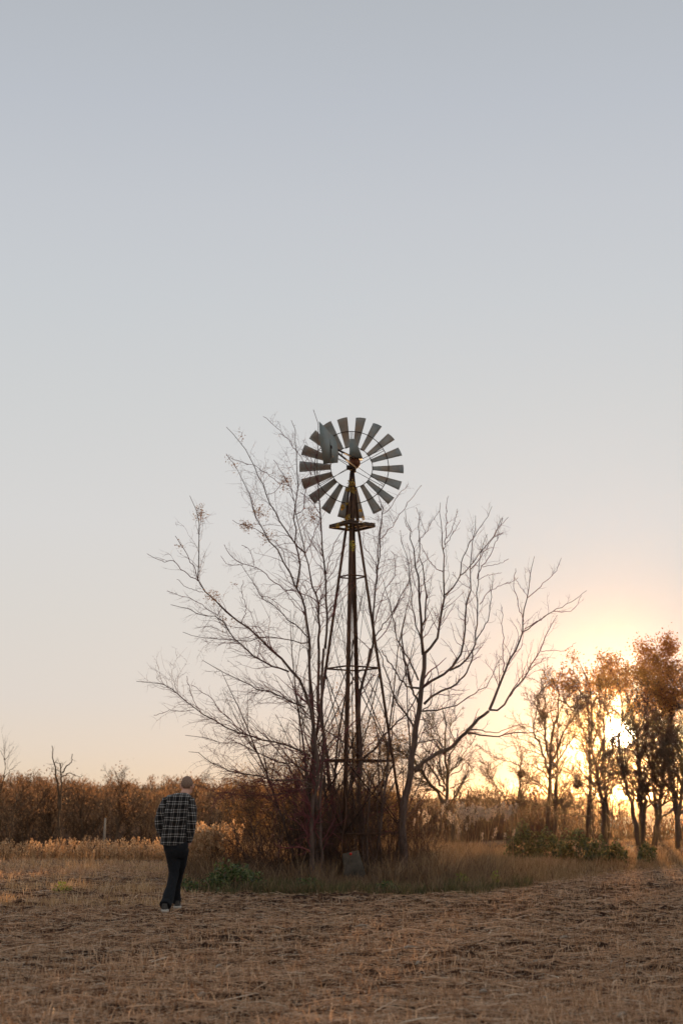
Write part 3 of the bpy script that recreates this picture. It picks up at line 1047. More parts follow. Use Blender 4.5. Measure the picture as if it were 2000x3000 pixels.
# right-hand tree with the long leaning limb
Rl = [
    (T9, [(1290, 2350), (1285, 2050), (1310, 1850), (1350, 1600), (1390, 1350), (1410, 1150), (1450, 900), (1480, 700), (1500, 500), (1530, 200), (1540, 50)], .092, .042),
    (T4, [(500, 1085), (490, 1000), (488, 900), (480, 800), (470, 640), (460, 560), (450, 480), (435, 400), (420, 330), (400, 250), (390, 200)], .040, .004),
    (T4, [(500, 1085), (545, 1040), (585, 970), (605, 880), (610, 800), (625, 720), (625, 600), (620, 450), (612, 350), (605, 250), (605, 150)], .034, .004),
    (T4, [(627, 720), (680, 670), (720, 615), (770, 560), (830, 490), (900, 400), (945, 330), (985, 245)], .018, .003),
    (T4, [(720, 615), (735, 530), (760, 440), (800, 370), (850, 300), (880, 260), (920, 175)], .014, .003),
    (T4, [(625, 580), (580, 550), (530, 500), (500, 440), (470, 380)], .010, .003),
    (T4, [(622, 440), (650, 390), (690, 330), (725, 255)], .009, .003),
    (T4, [(632, 410), (640, 300), (640, 200), (655, 110)], .011, .003),
    (T4, [(645, 370), (690, 280), (708, 190)], .008, .003),
    (T4, [(492, 1050), (468, 950), (445, 860), (430, 760), (418, 640), (415, 560), (400, 480), (370, 380), (360, 320)], .018, .003),
    (T4, [(492, 910), (512, 850), (515, 720), (503, 600), (482, 480), (475, 400), (470, 300), (478, 200)], .022, .003),
    (T4, [(515, 345), (500, 300), (478, 240), (455, 180)], .006, .002),
    (T4, [(478, 390), (515, 330), (560, 260), (600, 200)], .007, .002),
    (T4, [(430, 330), (400, 300), (385, 240)], .006, .002),
    (T4, [(487, 1290), (530, 1260), (600, 1215), (660, 1175), (710, 1120), (745, 1030), (755, 900), (765, 780), (790, 680), (790, 560), (795, 480), (800, 400), (820, 230)], .034, .004),
    (T4, [(790, 560), (830, 510), (870, 450), (920, 380), (960, 310), (1020, 240)], .012, .003),
    (T4, [(785, 670), (740, 650), (700, 610), (680, 575)], .006, .002),
    (T4, [(660, 1180), (720, 1145), (780, 1100), (810, 1050), (822, 980), (830, 850), (835, 720), (830, 600), (840, 520), (860, 440), (890, 345)], .024, .004),
    (T4, [(830, 620), (850, 560), (900, 490), (940, 400), (985, 245)], .011, .003),
    (T4, [(820, 1000), (860, 930), (900, 850), (915, 760), (915, 680), (925, 580)], .014, .003),
    (T4, [(845, 775), (880, 720), (930, 680), (990, 655), (1040, 635), (1080, 610)], .010, .002),
    (T4, [(832, 630), (880, 600), (930, 590), (980, 580)], .007, .002),
    (T4, [(860, 545), (920, 535), (980, 520), (1022, 495)], .007, .002),
    (T4, [(505, 1385), (540, 1345), (600, 1310), (690, 1270), (750, 1210), (790, 1130), (815, 1030)], .034, .014),
    (T4, [(490, 1430), (560, 1430), (640, 1415), (710, 1390), (770, 1345), (850, 1300), (890, 1270), (930, 1190), (960, 1130), (980, 1090)], .022, .003),
    (T4, [(495, 1425), (540, 1390), (560, 1330), (570, 1255)], .014, .005),
    (T4, [(487, 1290), (440, 1290), (420, 1240), (400, 1150), (378, 1060), (370, 970), (385, 880), (400, 800), (420, 720), (420, 610)], .028, .004),
    (T4, [(470, 1240), (430, 1150), (390, 1080), (350, 1000), (310, 850), (290, 750), (270, 680), (240, 590)], .022, .003),
    (T4, [(320, 820), (350, 770), (380, 720), (415, 640)], .010, .003),
    (T9, [(1430, 930), (1350, 780), (1250, 680), (1180, 520), (1120, 330), (1060, 150), (1000, 0)], .026, .010),
    (T9, [(1460, 620), (1400, 480), (1300, 400), (1220, 300), (1130, 150), (1050, 20)], .026, .010),
    (T9, [(1400, 470), (1340, 300), (1300, 100), (1270, 0)], .022, .012),
    (T10, [(250, 820), (300, 760), (400, 680), (540, 610), (680, 530), (800, 420), (870, 350), (950, 250), (1100, 130)], .056, .036),
    (T4, [(905, 1420), (950, 1320), (990, 1200), (1050, 1080), (1100, 960), (1115, 880), (1120, 800), (1135, 735), (1145, 660), (1160, 580), (1180, 480)], .034, .003),
    (T4, [(905, 1420), (960, 1415), (1000, 1390), (1030, 1330), (1080, 1270), (1130, 1200), (1190, 1100), (1220, 1040), (1260, 950), (1320, 840)], .028, .003),
    (T4, [(1220, 1060), (1290, 1058), (1370, 1055), (1435, 1010)], .008, .002),
    (T4, [(1115, 940), (1170, 910), (1230, 860), (1290, 820), (1370, 775), (1430, 745), (1500, 690)], .015, .003),
    (T4, [(1120, 925), (1200, 880), (1270, 830), (1350, 820), (1420, 800), (1470, 720)], .011, .002),
    (T4, [(1135, 735), (1190, 690), (1240, 640), (1290, 600), (1320, 550), (1345, 490)], .011, .003),
    (T4, [(1115, 880), (1090, 800), (1070, 720), (1055, 640), (1065, 555)], .010, .003),
    (T4, [(1140, 730), (1110, 690), (1060, 610)], .006, .002),
    (T4, [(990, 1190), (990, 1100), (990, 1000), (982, 920), (985, 850), (980, 790)], .013, .003),
    (T4, [(1030, 1340), (1080, 1250), (1150, 1180), (1250, 1100)], .011, .002),
    (T10, [(860, 390), (960, 400), (1100, 410), (1250, 410), (1400, 375), (1560, 380), (1750, 330), (1900, 250)], .026, .006),
    (T10, [(890, 345), (1000, 355), (1180, 380), (1280, 350), (1400, 300), (1560, 280)], .018, .004),
    (T10, [(290, 490), (380, 480), (480, 455), (550, 500), (590, 570)], .014, .010),
    (T10, [(330, 380), (420, 340), (500, 290), (600, 200), (650, 100)], .009, .003),
]
pt, rr = traced(101, 28.3, Rl, .30)
rr = [q * (1 if i == 0 else .86) for i, q in enumerate(rr)]
make_tree('bare_tree', 'bare tree on the right of the windmill with a long limb leaning right', 'tree', 'bare trees crowding the windmill', pt, rr, 'bark', 'twig',
          [dict(n=400, t=(.1, .9), ang=(.35, 1.0), len=(.12, .4), seg=7, wig=.17, up=.16, lmax=.8, rf=.42, rmin=.0034, skip_trunk=.15, zmin=1.2),
           dict(n=850, t=(.1, .9), ang=(.4, 1.1), len=(.25, .7), seg=5, wig=.24, up=.10, lmax=.38, rf=.6, rmin=.0024, zmin=1.),
           dict(n=420, t=(.1, 1), ang=(.5, 1.2), len=(.2, .5), seg=3, wig=.25, up=.05, lmax=.14, rf=.7, rmin=.0019, zmin=1.)], 201)


def near_pts(pts_px, rad):
    def f(Pt):
        d = Pt - np.array([0, 0, CAMZ])
        c, s = math.cos(PITCH), math.sin(PITCH)
        fw = d[:, 1] * c + d[:, 2] * s; up = -d[:, 1] * s + d[:, 2] * c
        x = 1000 + d[:, 0] / fw * F; y = 1500 - up / fw * F
        m = np.zeros(len(Pt), bool)
        for a, b in pts_px: m |= np.hypot(x - a, y - b) < rad
        return m
    return f


# left group: three locust stems and the low spreading one
A = [
    (T9, [(300, 2300), (290, 1900), (285, 1700), (270, 1500), (260, 1280), (265, 1100), (265, 850), (250, 600), (245, 350), (225, 250), (225, 0)], .052, .026),
    (T3, [(1137, 1570), (1135, 1480), (1110, 1350), (1085, 1250), (1050, 1170), (1020, 1110), (980, 1010), (930, 920), (880, 870), (830, 790), (790, 710), (770, 640), (740, 560), (700, 470), (660, 390)], .026, .004),
    (T3, [(1050, 1170), (1065, 1080), (1070, 980), (1045, 900), (1040, 800), (1035, 700), (1050, 620), (1060, 500), (1055, 400), (1050, 280), (1040, 160), (1015, 70)], .020, .003),
    (T3, [(1050, 1190), (980, 1180), (900, 1130), (840, 1070), (770, 1025), (700, 1015), (640, 980), (600, 930), (575, 885)], .011, .002),
    (T3, [(1130, 1500), (1060, 1430), (980, 1360), (900, 1290), (810, 1220), (780, 1150), (730, 1080), (690, 1020)], .014, .003),
    (T3, [(1137, 1530), (1050, 1525), (960, 1505), (890, 1498), (790, 1500), (730, 1520), (650, 1510), (520, 1500), (420, 1495), (350, 1480), (305, 1460)], .013, .002),
    (T3, [(660, 390), (610, 320), (590, 290)], .005, .002),
    (T3, [(980, 1010), (960, 930), (900, 860), (850, 840), (780, 780), (700, 760), (630, 725)], .007, .002),
    (T3, [(770, 1025), (760, 960), (730, 910), (690, 890)], .005, .002),
    (T3, [(700, 1015), (640, 1020), (590, 1010), (555, 960)], .005, .002),
    (T3, [(1040, 690), (1095, 650), (1110, 540), (1150, 430), (1140, 300), (1100, 350)], .008, .002),
    (T3, [(1035, 600), (1010, 520), (960, 420), (900, 330)], .007, .002),
    (T3, [(1000, 500), (930, 480), (860, 420), (780, 375), (700, 345), (620, 320)], .007, .002),
    (T3, [(810, 1220), (880, 1240), (950, 1290), (1010, 1330)], .006, .002),
]
pt, rr = traced(102, 27.9, A, .35)
leafpts = [T3(610, 345), T3(970, 480), T3(820, 670), T3(740, 800), T3(870, 830), T3(650, 1150), T3(500, 1210), T3(600, 1380), T3(690, 770), T3(1130, 700), T3(700, 175), T3(410, 680), T3(355, 580), T3(270, 860)]
make_tree('bare_tree', 'bare locust tree at the left of the thicket reaching up and left', 'tree', 'bare trees crowding the windmill', pt, rr, 'bark', 'twig', lv(.6), 202,
          leafspec=[('dryleaf', 620, .05, .05, 2, near_pts(leafpts, 22), 3.0)])
B = [
    (T9, [(460, 2300), (490, 1750), (450, 1600), (435, 1400), (420, 1150), (380, 1000), (340, 800), (315, 650), (325, 400), (330, 0)], .050, .026),
    (T3, [(1195, 1570), (1200, 1450), (1195, 1300), (1160, 1180), (1130, 1050), (1105, 940), (1085, 870), (1070, 780), (1050, 680), (1035, 600), (1000, 540)], .026, .004),
    (T3, [(1105, 940), (1030, 860), (970, 780), (920, 700), (870, 620), (850, 560), (820, 480), (780, 390), (740, 300), (690, 230), (640, 170), (590, 115)], .016, .003),
    (T3, [(1105, 940), (1140, 880), (1170, 800), (1200, 740), (1205, 690)], .010, .003),
    (T3, [(1080, 310), (1020, 230), (960, 160), (900, 100), (830, 45)], .006, .002),
    (T3, [(1150, 430), (1110, 370), (1080, 310)], .007, .004),
    (T3, [(850, 560), (900, 545), (960, 480), (985, 450)], .006, .002),
    (T3, [(1190, 1290), (1230, 1180), (1290, 1060), (1330, 960), (1380, 880)], .010, .002),
    (T3, [(1170, 1210), (1230, 1120), (1245, 1080), (1290, 1000)], .009, .003),
]
pt, rr = traced(103, 28.5, B, .35)
make_tree('bare_tree', 'bare locust tree just left of the windmill mast with a forked trunk', 'tree', 'bare trees crowding the windmill', pt, rr, 'bark', 'twig', lv(.42), 203,
          leafspec=[('dryleaf', 200, .05, .05, 2, near_pts(leafpts, 22), 3.0)])
Cc = [
    (T9, [(350, 2300), (340, 1700), (360, 1500), (370, 1100), (365, 800), (360, 600), (360, 300), (385, 0)], .034, .024),
    (T3, [(1236, 1570), (1250, 1400), (1240, 1250), (1240, 1100), (1225, 980), (1215, 850), (1205, 700), (1200, 600), (1185, 500), (1190, 380), (1190, 250), (1195, 100), (1160, 0)], .024, .003),
    (T3, [(1240, 1080), (1260, 1000), (1290, 900), (1330, 830), (1380, 770)], .010, .002),
    (T3, [(1205, 690), (1160, 620), (1100, 560), (1070, 540)], .006, .002),
    (T3, [(1250, 1350), (1300, 1260), (1340, 1150), (1380, 1080)], .010, .003),
]
pt, rr = traced(104, 27.4, Cc, .3)
make_tree('bare_tree', 'slender bare locust stem whose tip crosses the left blades of the windmill', 'tree', 'bare trees crowding the windmill', pt, rr, 'bark', 'twig', lv(.3), 204)
Dd = [
    (T9, [(250, 2300), (235, 2050), (270, 1750), (330, 1500), (300, 1150), (270, 900), (200, 600), (130, 400), (0, 240)], .048, .026),
    (T3, [(1020, 1720), (960, 1650), (890, 1580), (820, 1510), (760, 1450), (690, 1400), (620, 1350), (560, 1300), (500, 1240), (440, 1190), (405, 1125), (408, 1050), (415, 850), (405, 700), (370, 600), (350, 565)], .024, .003),
    (T3, [(405, 1125), (350, 1090), (290, 1040), (240, 1000), (150, 990), (70, 945)], .010, .002),
    (T3, [(405, 1120), (380, 1040), (330, 950), (290, 880), (255, 830)], .009, .002),
    (T3, [(1000, 1720), (880, 1670), (790, 1630), (740, 1580), (660, 1520), (610, 1460), (590, 1420), (530, 1370), (430, 1350), (350, 1310), (290, 1300), (225, 1280)], .018, .002),
    (T5, [(970, 240), (880, 200), (780, 160), (680, 130), (580, 80), (480, 30), (380, -30)], .016, .003),
    (T5, [(1000, 520), (900, 470), (820, 440), (740, 430), (640, 400), (550, 370), (480, 330), (380, 280), (330, 240), (250, 170), (190, 130), (100, 100), (0, 90)], .022, .002),
    (T5, [(330, 255), (270, 260), (200, 258), (150, 275), (100, 285)], .006, .002),
    (T5, [(1010, 690), (920, 660), (800, 665), (700, 640), (600, 620), (520, 600), (430, 560), (370, 510), (300, 495)], .022, .003),
    (T5, [(980, 620), (900, 560), (800, 545), (700, 500), (600, 450), (500, 440), (400, 420), (280, 400)], .014, .002),
    (T5, [(1040, 700), (960, 710), (800, 740), (650, 745), (500, 735), (400, 710), (330, 680)], .018, .003),
    (T3, [(440, 1200), (400, 1190), (340, 1170), (300, 1140), (265, 1115)], .006, .002),
    (T3, [(560, 1300), (530, 1340), (440, 1290), (350, 1240), (200, 1190)], .007, .002),
    (T3, [(690, 1400), (720, 1300), (690, 1200), (700, 1120)], .007, .002),
    (T3, [(790, 1630), (810, 1540), (760, 1450)], .008, .003),
    (T5, [(380, 280), (340, 220), (310, 150), (290, 60)], .006, .002),
    (T5, [(640, 400), (560, 330), (470, 250), (430, 190), (350, 130), (310, 110)], .010, .002),
]
pt, rr = traced(105, 27.2, Dd, .4)
make_tree('bare_tree', 'low spreading bare locust tree whose limbs sweep far left over the man', 'tree', 'bare trees crowding the windmill', pt, rr, 'bark', 'twig',
          [dict(wm=[1, .22, .2, .2, .8, 1.2, .8, .4, 1.6, 1.5, 2., .3, .4, .4, .6, .4, 1.], n=430, t=(.06, .85), ang=(.3, 1.0), len=(.12, .5), seg=9, wig=.2, up=.02, lmax=1.3, rf=.42, rmin=.0034, skip_trunk=.5, zmin=.5, side=(-.3, 0, 0), tip=.45),
           dict(n=1350, t=(.1, .9), ang=(.4, 1.1), len=(.25, .7), seg=6, wig=.28, up=.02, lmax=.50, rf=.6, rmin=.0026, zmin=.4, side=(-.2, 0, 0)),
           dict(n=1300, t=(.1, .9), ang=(.6, 1.3), len=(.2, .5), seg=3, wig=.3, up=.0, lmax=.16, rf=.7, rmin=.0020, zmin=.4)], 205,
          leafspec=[('dryleaf', 380, .05, .05, 2, near_pts(leafpts, 22), 3.0), ('plume', 500, .016, .02, 3, near_pts([(700, 2380), (800, 2400), (620, 2400)], 90), 1.2)])
Ff = [
    (T9, [(840, 2350), (830, 2000), (790, 1750), (800, 1450), (810, 1150), (800, 900), (790, 700), (800, 520), (870, 250), (920, 0)], .062, .026),
    (T4, [(160, 1150), (190, 1000), (197, 850), (215, 650), (225, 560), (240, 500), (235, 350), (255, 230), (240, 150)], .026, .004),
    (T4, [(215, 650), (220, 500), (222, 400), (235, 280), (255, 200), (230, 120), (180, 40)], .014, .003),
    (T4, [(255, 220), (300, 180), (340, 110), (380, 70), (410, 35)], .008, .002),
    (T4, [(225, 380), (290, 320), (340, 250), (390, 180), (440, 110), (490, 45)], .008, .002),
    (T4, [(190, 1000), (240, 920), (300, 840), (340, 770), (400, 650), (420, 610)], .014, .003),
    (T9, [(840, 1260), (1010, 1120), (1100, 970), (1300, 780), (1420, 600), (1500, 420)], .024, .010),
    (T9, [(830, 1260), (700, 1130), (500, 1000), (330, 880), (200, 780), (0, 650), (-150, 560)], .018, .005),
    (T9, [(820, 1290), (720, 1500), (640, 1750), (600, 1950), (590, 2200)], .030, .034),
    (T4, [(230, 560), (180, 480), (130, 400), (140, 330)], .007, .002),
    (T4, [(195, 900), (260, 700), (320, 600), (330, 480), (305, 450)], .009, .002),
    (T4, [(215, 1000), (290, 900), (340, 780), (430, 560), (400, 400)], .010, .003),
]
pt, rr = traced(106, 29.2, Ff, .35)
make_tree('bare_tree', 'bare tree standing among the windmill legs and rising right of the mast', 'tree', 'bare trees crowding the windmill', pt, rr, 'bark', 'twig', lv(.7), 206)


def auto_tree(seed, base, h, r0, lean=(0, 0), nl=8, spread=.5, t0=.25, up=.12, k=12, llen=(.3, .6), wig=.14):
    rng = np.random.default_rng(seed)
    base = np.array(base, float)
    pt, r = grow(rng, base[None], np.array([[lean[0], lean[1], 1.0]]), np.array([h]), np.array([r0]), k - 1, .06, .03, .12)
    # keep the trunk's top at the asked height
    PTs = [pt[0]]; RRs = [r[0]]
    c = spawn(rng, pt, r, nl, t0, .9, (spread * .7, spread * 1.4), llen, k - 1, wig, up, .55)
    for a, b in zip(*c): PTs.append(a); RRs.append(b)
    return PTs, RRs


stems = [(885, 28.4, -.40, 4.4, 'slim bare stem leaning hard left at the left end of the thicket'), (938, 27.7, -.16, 5.3, 'slim bare stem leaning left between the two left trunks'),
         (982, 29.0, -.05, 6.0, 'slim upright bare stem just left of the windmill mast'), (1088, 28.2, .10, 5.5, 'slim bare stem leaning right inside the right windmill leg'),
         (1135, 29.1, .24, 4.8, 'slim bare stem leaning toward the right tree'), (1010, 29.6, -.25, 5.6, 'slim bare stem behind the mast leaning to the left')]
for i, (px, Y_, ln_, h, lab) in enumerate(stems):
    x0 = (px - 1000) / F * Y_
    pt, rr = auto_tree(1500 + i, (x0, Y_, H1(x0, Y_) - .05), h, .034, lean=(ln_, 0), nl=9, spread=.38, t0=.22, llen=(.3, .55), up=.10, wig=.09)
    make_tree('bare_tree', lab, 'tree', 'bare trees crowding the windmill', pt, rr, 'bark', 'browntwig', lv(.32), 1520 + i)

# ------------------------------------------------------------------ dense bare bushes at the windmill's foot
bush_lab = ['dense bare bush at the far left end of the thicket', 'dark tangled bush left of the windmill base', 'thin stemmed bush between the two left trunks',
            'twiggy bush directly behind the concrete block', 'tangled bush between the windmill and the right tree', 'low bare bush right of the right tree trunk',
            'tall whippy bush behind the left windmill leg']
bush = [(700, 28.6, 1.25, 26), (820, 27.6, 1.7, 34), (900, 28.8, 2.3, 30), (1000, 29.8, 2.2, 30), (1110, 28.6, 1.7, 26), (1230, 30.0, 1.1, 20), (950, 30.0, 3.0, 22)]
for i, (px, Y_, h, ns) in enumerate(bush):
    rng = np.random.default_rng(300 + i)
    x0 = (px - 1000) / F * Y_
    b = np.array([x0, Y_, H1(x0, Y_) - .02])
    S = b + np.column_stack([rng.normal(0, .22, ns), rng.normal(0, .2, ns), np.zeros(ns)])
    Dn = np.column_stack([rng.normal(-.15, .45, ns), rng.normal(0, .35, ns), np.ones(ns)])
    pt, r = grow(rng, S, Dn, rng.uniform(.6, 1.1, ns) * h, np.full(ns, .014) * rng.uniform(.5, 1.3, ns), 11, .13, .02, .2)
    root, pools = make_tree('bare_bush', bush_lab[i], 'bush', 'bare bushes at the foot of the windmill', list(pt), list(r), 'bark', 'darktwig',
              [dict(n=430, t=(.1, 1), ang=(.4, 1.1), len=(.2, .55), seg=6, wig=.22, up=.03, lmax=.8, rf=.5, rmin=.0032, zmin=.05),
               dict(n=1200, t=(.1, 1), ang=(.4, 1.2), len=(.25, .7), seg=4, wig=.28, up=.02, lmax=.35, rf=.6, rmin=.0024, zmin=.05)], 400 + i, sides=6,
              leafspec=[('dryleaf', 420, .022, .05, 2, None, 1.6)])
    # stems past the first few join the crown count: keep them as limbs

# vine with yellow leaves climbing the mast
rng = np.random.default_rng(55)
vpts = []
for s in np.linspace(0, 1, 60):
    z = .1 + s * (zpy(1395) - .1)
    lp = legpt(1, min(z, zt - .02))
    vpts.append(lp + np.array([.035 * math.cos(s * 40), .035 * math.sin(s * 40) - .03, 0]))
vine = empty('climbing_vine', WB, 'yellow leaved vine climbing the front leg and mast of the windmill', 'vine')
G_ = Geo(); G_.tube(vpts, np.linspace(.010, .003, 60), 5); G_.build('stem', 'browntwig', vine, True)
VL = [((740, 930), 16, 60), ((755, 1000), 18, 60), ((700, 1000), 16, 30), ((640, 1200), 12, 60), ((690, 1160), 10, 20), ((700, 1330), 16, 45), ((660, 1370), 20, 60), ((600, 1410), 16, 40),
      ((700, 1410), 18, 40), ((840, 1240), 8, 18), ((880, 1330), 8, 14), ((860, 1380), 16, 24)]
Cp = []
for (u, v), rad, n_ in VL:
    for _ in range(n_):
        a = rng.normal(0, rad, 2)
        Cp.append(P(840 + (u + a[0]) / 3.92, 1180 + (v + a[1]) / 3.92, WY - .18 - rng.uniform(0, .12)) - WB)
V, fs = leaves_geo(rng, np.array(Cp), rng.uniform(.03, .058, len(Cp)), 1.7)
tag(mesh_obj('leaves', V, fs, 'yellowleaf', vine), kind='stuff')
Cp = [P(1031 + rng.normal(0, 5), 1598 + rng.normal(0, 7), WY - .30 - rng.uniform(0, .08)) - WB for _ in range(80)]
V, fs = leaves_geo(rng, np.array(Cp), rng.uniform(.02, .045, len(Cp)), 1.4)
tag(mesh_obj('green_leaves', V, fs, 'limeleaf', vine), 'bright green leaf clump on the mast below the platform', kind='stuff')


# ------------------------------------------------------------------ trees along the far edge, right
BT = lambda n, **k: [dict(n=int(130 * n), t=(.2, 1), ang=(.35, 1.0), len=(.25, .6), seg=7, wig=.17, up=.06, lmax=2.4, rf=.55, rmin=.011, zmin=.8, skip_trunk=k.get('st', .3)),
                  dict(n=int(800 * n), t=(.15, 1), ang=(.35, 1.0), len=(.3, .7), seg=5, wig=.20, up=.05, lmax=1.1, rf=.6, rmin=.0075, zmin=.6),
                  dict(n=int(2600 * n), t=(.15, 1), ang=(.35, 1.1), len=(.3, .7), seg=4, wig=.22, up=.03, lmax=.6, rf=.6, rmin=.0055, zmin=.6)]
GR = 'trees along the far edge of the field'
pt, rr = traced(501, 50, [
    (T10, [(690, 1480), (660, 1300), (620, 1100), (630, 900), (620, 750), (600, 600), (605, 480), (600, 300), (590, 150), (560, 60)], .21, .03),
    (T10, [(630, 1250), (560, 1150), (510, 1060), (430, 960), (340, 830), (250, 730), (150, 640), (60, 540), (0, 510), (-80, 470)], .15, .04),
    (T10, [(600, 1050), (500, 880), (400, 720), (300, 640), (180, 600), (60, 590)], .10, .02),
    (T10, [(590, 970), (545, 850), (530, 700), (520, 560), (450, 400), (420, 250)], .08, .02),
    (T10, [(660, 820), (750, 750), (800, 640), (870, 550), (950, 420)], .06, .015),
    (T10, [(660, 870), (780, 800), (820, 720), (890, 760), (930, 830)], .05, .012),
    (T10, [(655, 1020), (720, 980), (800, 970), (890, 1060)], .05, .012),
    (T10, [(620, 700), (690, 580), (700, 450), (650, 330), (700, 230), (780, 110)], .06, .015),
    (T10, [(430, 960), (330, 920), (240, 880), (100, 820), (20, 800)], .05, .012),
], .2, jit=.022)
rr = [q * .47 for q in rr]
make_tree('field_edge_tree', 'bare tree with a stout left limb seen beyond the right tree trunk', 'tree', GR, pt, rr, 'bgbark', 'bgbark', BT(1.0), 601)
pt, rr = traced(502, 56, [
    (T8, [(530, 1510), (540, 1300), (545, 1150), (552, 1050), (555, 900), (560, 780), (600, 650), (620, 500), (600, 380)], .24, .03),
    (T8, [(545, 1100), (510, 1000), (480, 880), (430, 790), (420, 700), (450, 600), (440, 480)], .11, .02),
    (T8, [(555, 980), (515, 850), (510, 700), (515, 560), (490, 430), (480, 360)], .10, .02),
    (T8, [(560, 1000), (610, 900), (650, 780), (720, 680), (800, 560), (850, 500)], .11, .02),
    (T8, [(565, 1060), (630, 960), (700, 850), (780, 760), (860, 700)], .08, .02),
    (T8, [(540, 1270), (480, 1190), (400, 1150), (330, 1080), (270, 1050)], .07, .015),
    (T8, [(565, 1270), (640, 1190), (740, 1160), (830, 1130)], .07, .015),
    (T8, [(555, 1350), (500, 1330), (420, 1330), (360, 1290), (250, 1250)], .06, .012),
    (T8, [(560, 1330), (640, 1300), (700, 1260), (800, 1290), (880, 1340)], .06, .012),
    (T8, [(600, 700), (640, 560), (700, 460), (720, 380)], .05, .012),
], .25, jit=.022)
rr = [q * .47 for q in rr]
make_tree('field_edge_tree', 'round crowned bare tree with straight trunk left of the sun', 'tree', GR, pt, rr, 'bgbark', 'bgbark', BT(1.5), 602)
pt, rr = traced(503, 54, [
    (T8, [(970, 1570), (955, 1350), (935, 1200), (910, 1080), (880, 950), (860, 850), (870, 700), (870, 560), (860, 430), (820, 330), (780, 250)], .24, .03),
    (T8, [(900, 1060), (930, 980), (945, 860), (930, 740), (935, 620), (920, 480)], .08, .02),
    (T8, [(940, 1200), (870, 1150), (800, 1090), (740, 960), (720, 900)], .06, .015),
    (T8, [(880, 950), (820, 800), (740, 640), (640, 500), (580, 400)], .08, .015),
    (T8, [(865, 600), (920, 450), (960, 330), (990, 230)], .06, .015),
], .2, jit=.022)
rr = [q * .47 for q in rr]
make_tree('field_edge_tree', 'tall slightly leaning tree just left of the sun with leaves on top', 'tree', GR, pt, rr, 'bgbark', 'bgbark', BT(1.0), 603,
          leafspec=[('oakleaf', 2200, .085, .13, 3, lambda q: (q[:, 2] > 5.7), 1.5)])
pt, rr = traced(504, 52, [
    (T8, [(890, 1590), (850, 1450), (860, 1300), (800, 1200), (740, 1130), (640, 1050), (560, 1000)], .11, .02),
    (T8, [(850, 1420), (760, 1400), (650, 1380), (560, 1340), (450, 1300)], .07, .015),
    (T8, [(860, 1310), (900, 1200), (890, 1080), (860, 980)], .06, .015),
    (T8, [(990, 1540), (1040, 1480), (1080, 1430), (1070, 1330), (1030, 1260)], .05, .012),
], .2, jit=.03)
rr = [q * .47 for q in rr]
make_tree('field_edge_tree', 'small crooked tree with low sideways limbs left of the sun', 'tree', GR, pt, rr, 'bgbark', 'bgbark', BT(.6), 604)
LV = lambda n, zl, m='oakleaf': [(m, n * 2, .078, .15, 3, (lambda q: q[:, 2] + .9 * wave(q[:, 0], q[:, 2], 2.6, 6) > zl), 1.5)]
pt, rr = traced(505, 49, [
    (T8, [(1225, 1580), (1190, 1420), (1150, 1250), (1120, 1120), (1095, 1020), (1085, 900), (1080, 760), (1110, 620), (1080, 480), (1090, 380)], .19, .03),
    (T8, [(1130, 1260), (1080, 1120), (1040, 1010), (1020, 930), (1030, 800)], .08, .02),
    (T8, [(1085, 800), (1010, 680), (960, 520), (930, 400)], .06, .015),
    (T8, [(1095, 700), (1180, 560), (1240, 450), (1260, 350)], .06, .015),
], .2, jit=.022)
rr = [q * .47 for q in rr]
make_tree('field_edge_tree', 'dark tree leaning left with its forked trunk right under the sun', 'tree', GR, pt, rr, 'bgbark', 'bgbark', BT(.9), 605, leafspec=LV(2300, 5.5))
pt, rr = traced(506, 51, [
    (T8, [(1260, 1580), (1270, 1420), (1275, 1280), (1250, 1150), (1235, 1000), (1210, 880), (1230, 760), (1280, 620), (1300, 480), (1300, 350)], .20, .03),
    (T8, [(1285, 1260), (1320, 1130), (1370, 1030), (1420, 930), (1450, 800)], .09, .02),
    (T8, [(1230, 950), (1180, 820), (1160, 700), (1170, 560)], .06, .015),
    (T8, [(1240, 1000), (1300, 860), (1400, 740), (1440, 640)], .06, .015),
], .2, jit=.022)
rr = [q * .47 for q in rr]
make_tree('field_edge_tree', 'tree with forked trunk and rusty leaves just right of the sun', 'tree', GR, pt, rr, 'bgbark', 'bgbark', BT(1.0), 606, leafspec=LV(2300, 5.4))
pt, rr = traced(507, 50, [
    (T8, [(1340, 1600), (1380, 1420), (1395, 1280), (1410, 1130), (1430, 980), (1460, 840), (1480, 720), (1480, 600), (1490, 500)], .22, .03),
    (T8, [(1410, 1120), (1340, 1030), (1290, 930), (1270, 820)], .08, .02),
    (T8, [(1440, 950), (1520, 900), (1570, 850), (1640, 800)], .09, .02),
    (T8, [(1475, 700), (1400, 600), (1370, 490), (1380, 400)], .07, .015),
    (T8, [(1480, 600), (1560, 550), (1600, 470)], .07, .015),
], .2, jit=.022)
rr = [q * .47 for q in rr]
make_tree('field_edge_tree', 'thick leafy oak leaning right second from the right edge', 'tree', GR, pt, rr, 'bgbark', 'bgbark', BT(1.3), 607, leafspec=LV(1500, 5.1))
pt, rr = traced(508, 47.5, [
    (T8, [(1520, 1640), (1530, 1450), (1545, 1300), (1570, 1150), (1590, 1000), (1580, 850), (1600, 700), (1590, 560), (1580, 480)], .20, .03),
    (T8, [(1540, 1290), (1490, 1180), (1450, 1100), (1400, 1050)], .07, .02),
    (T8, [(1585, 900), (1500, 800), (1470, 680), (1500, 560)], .08, .015),
    (T8, [(1590, 760), (1680, 660), (1700, 540)], .08, .015),
    (T8, [(1550, 1250), (1640, 1150), (1720, 1050)], .07, .015),
], .2, jit=.022)
rr = [q * .47 for q in rr]
make_tree('field_edge_tree', 'dense rust leaved oak cut by the right edge of the picture', 'tree', GR, pt, rr, 'bgbark', 'bgbark', BT(1.3), 608, leafspec=LV(2000, 4.6))
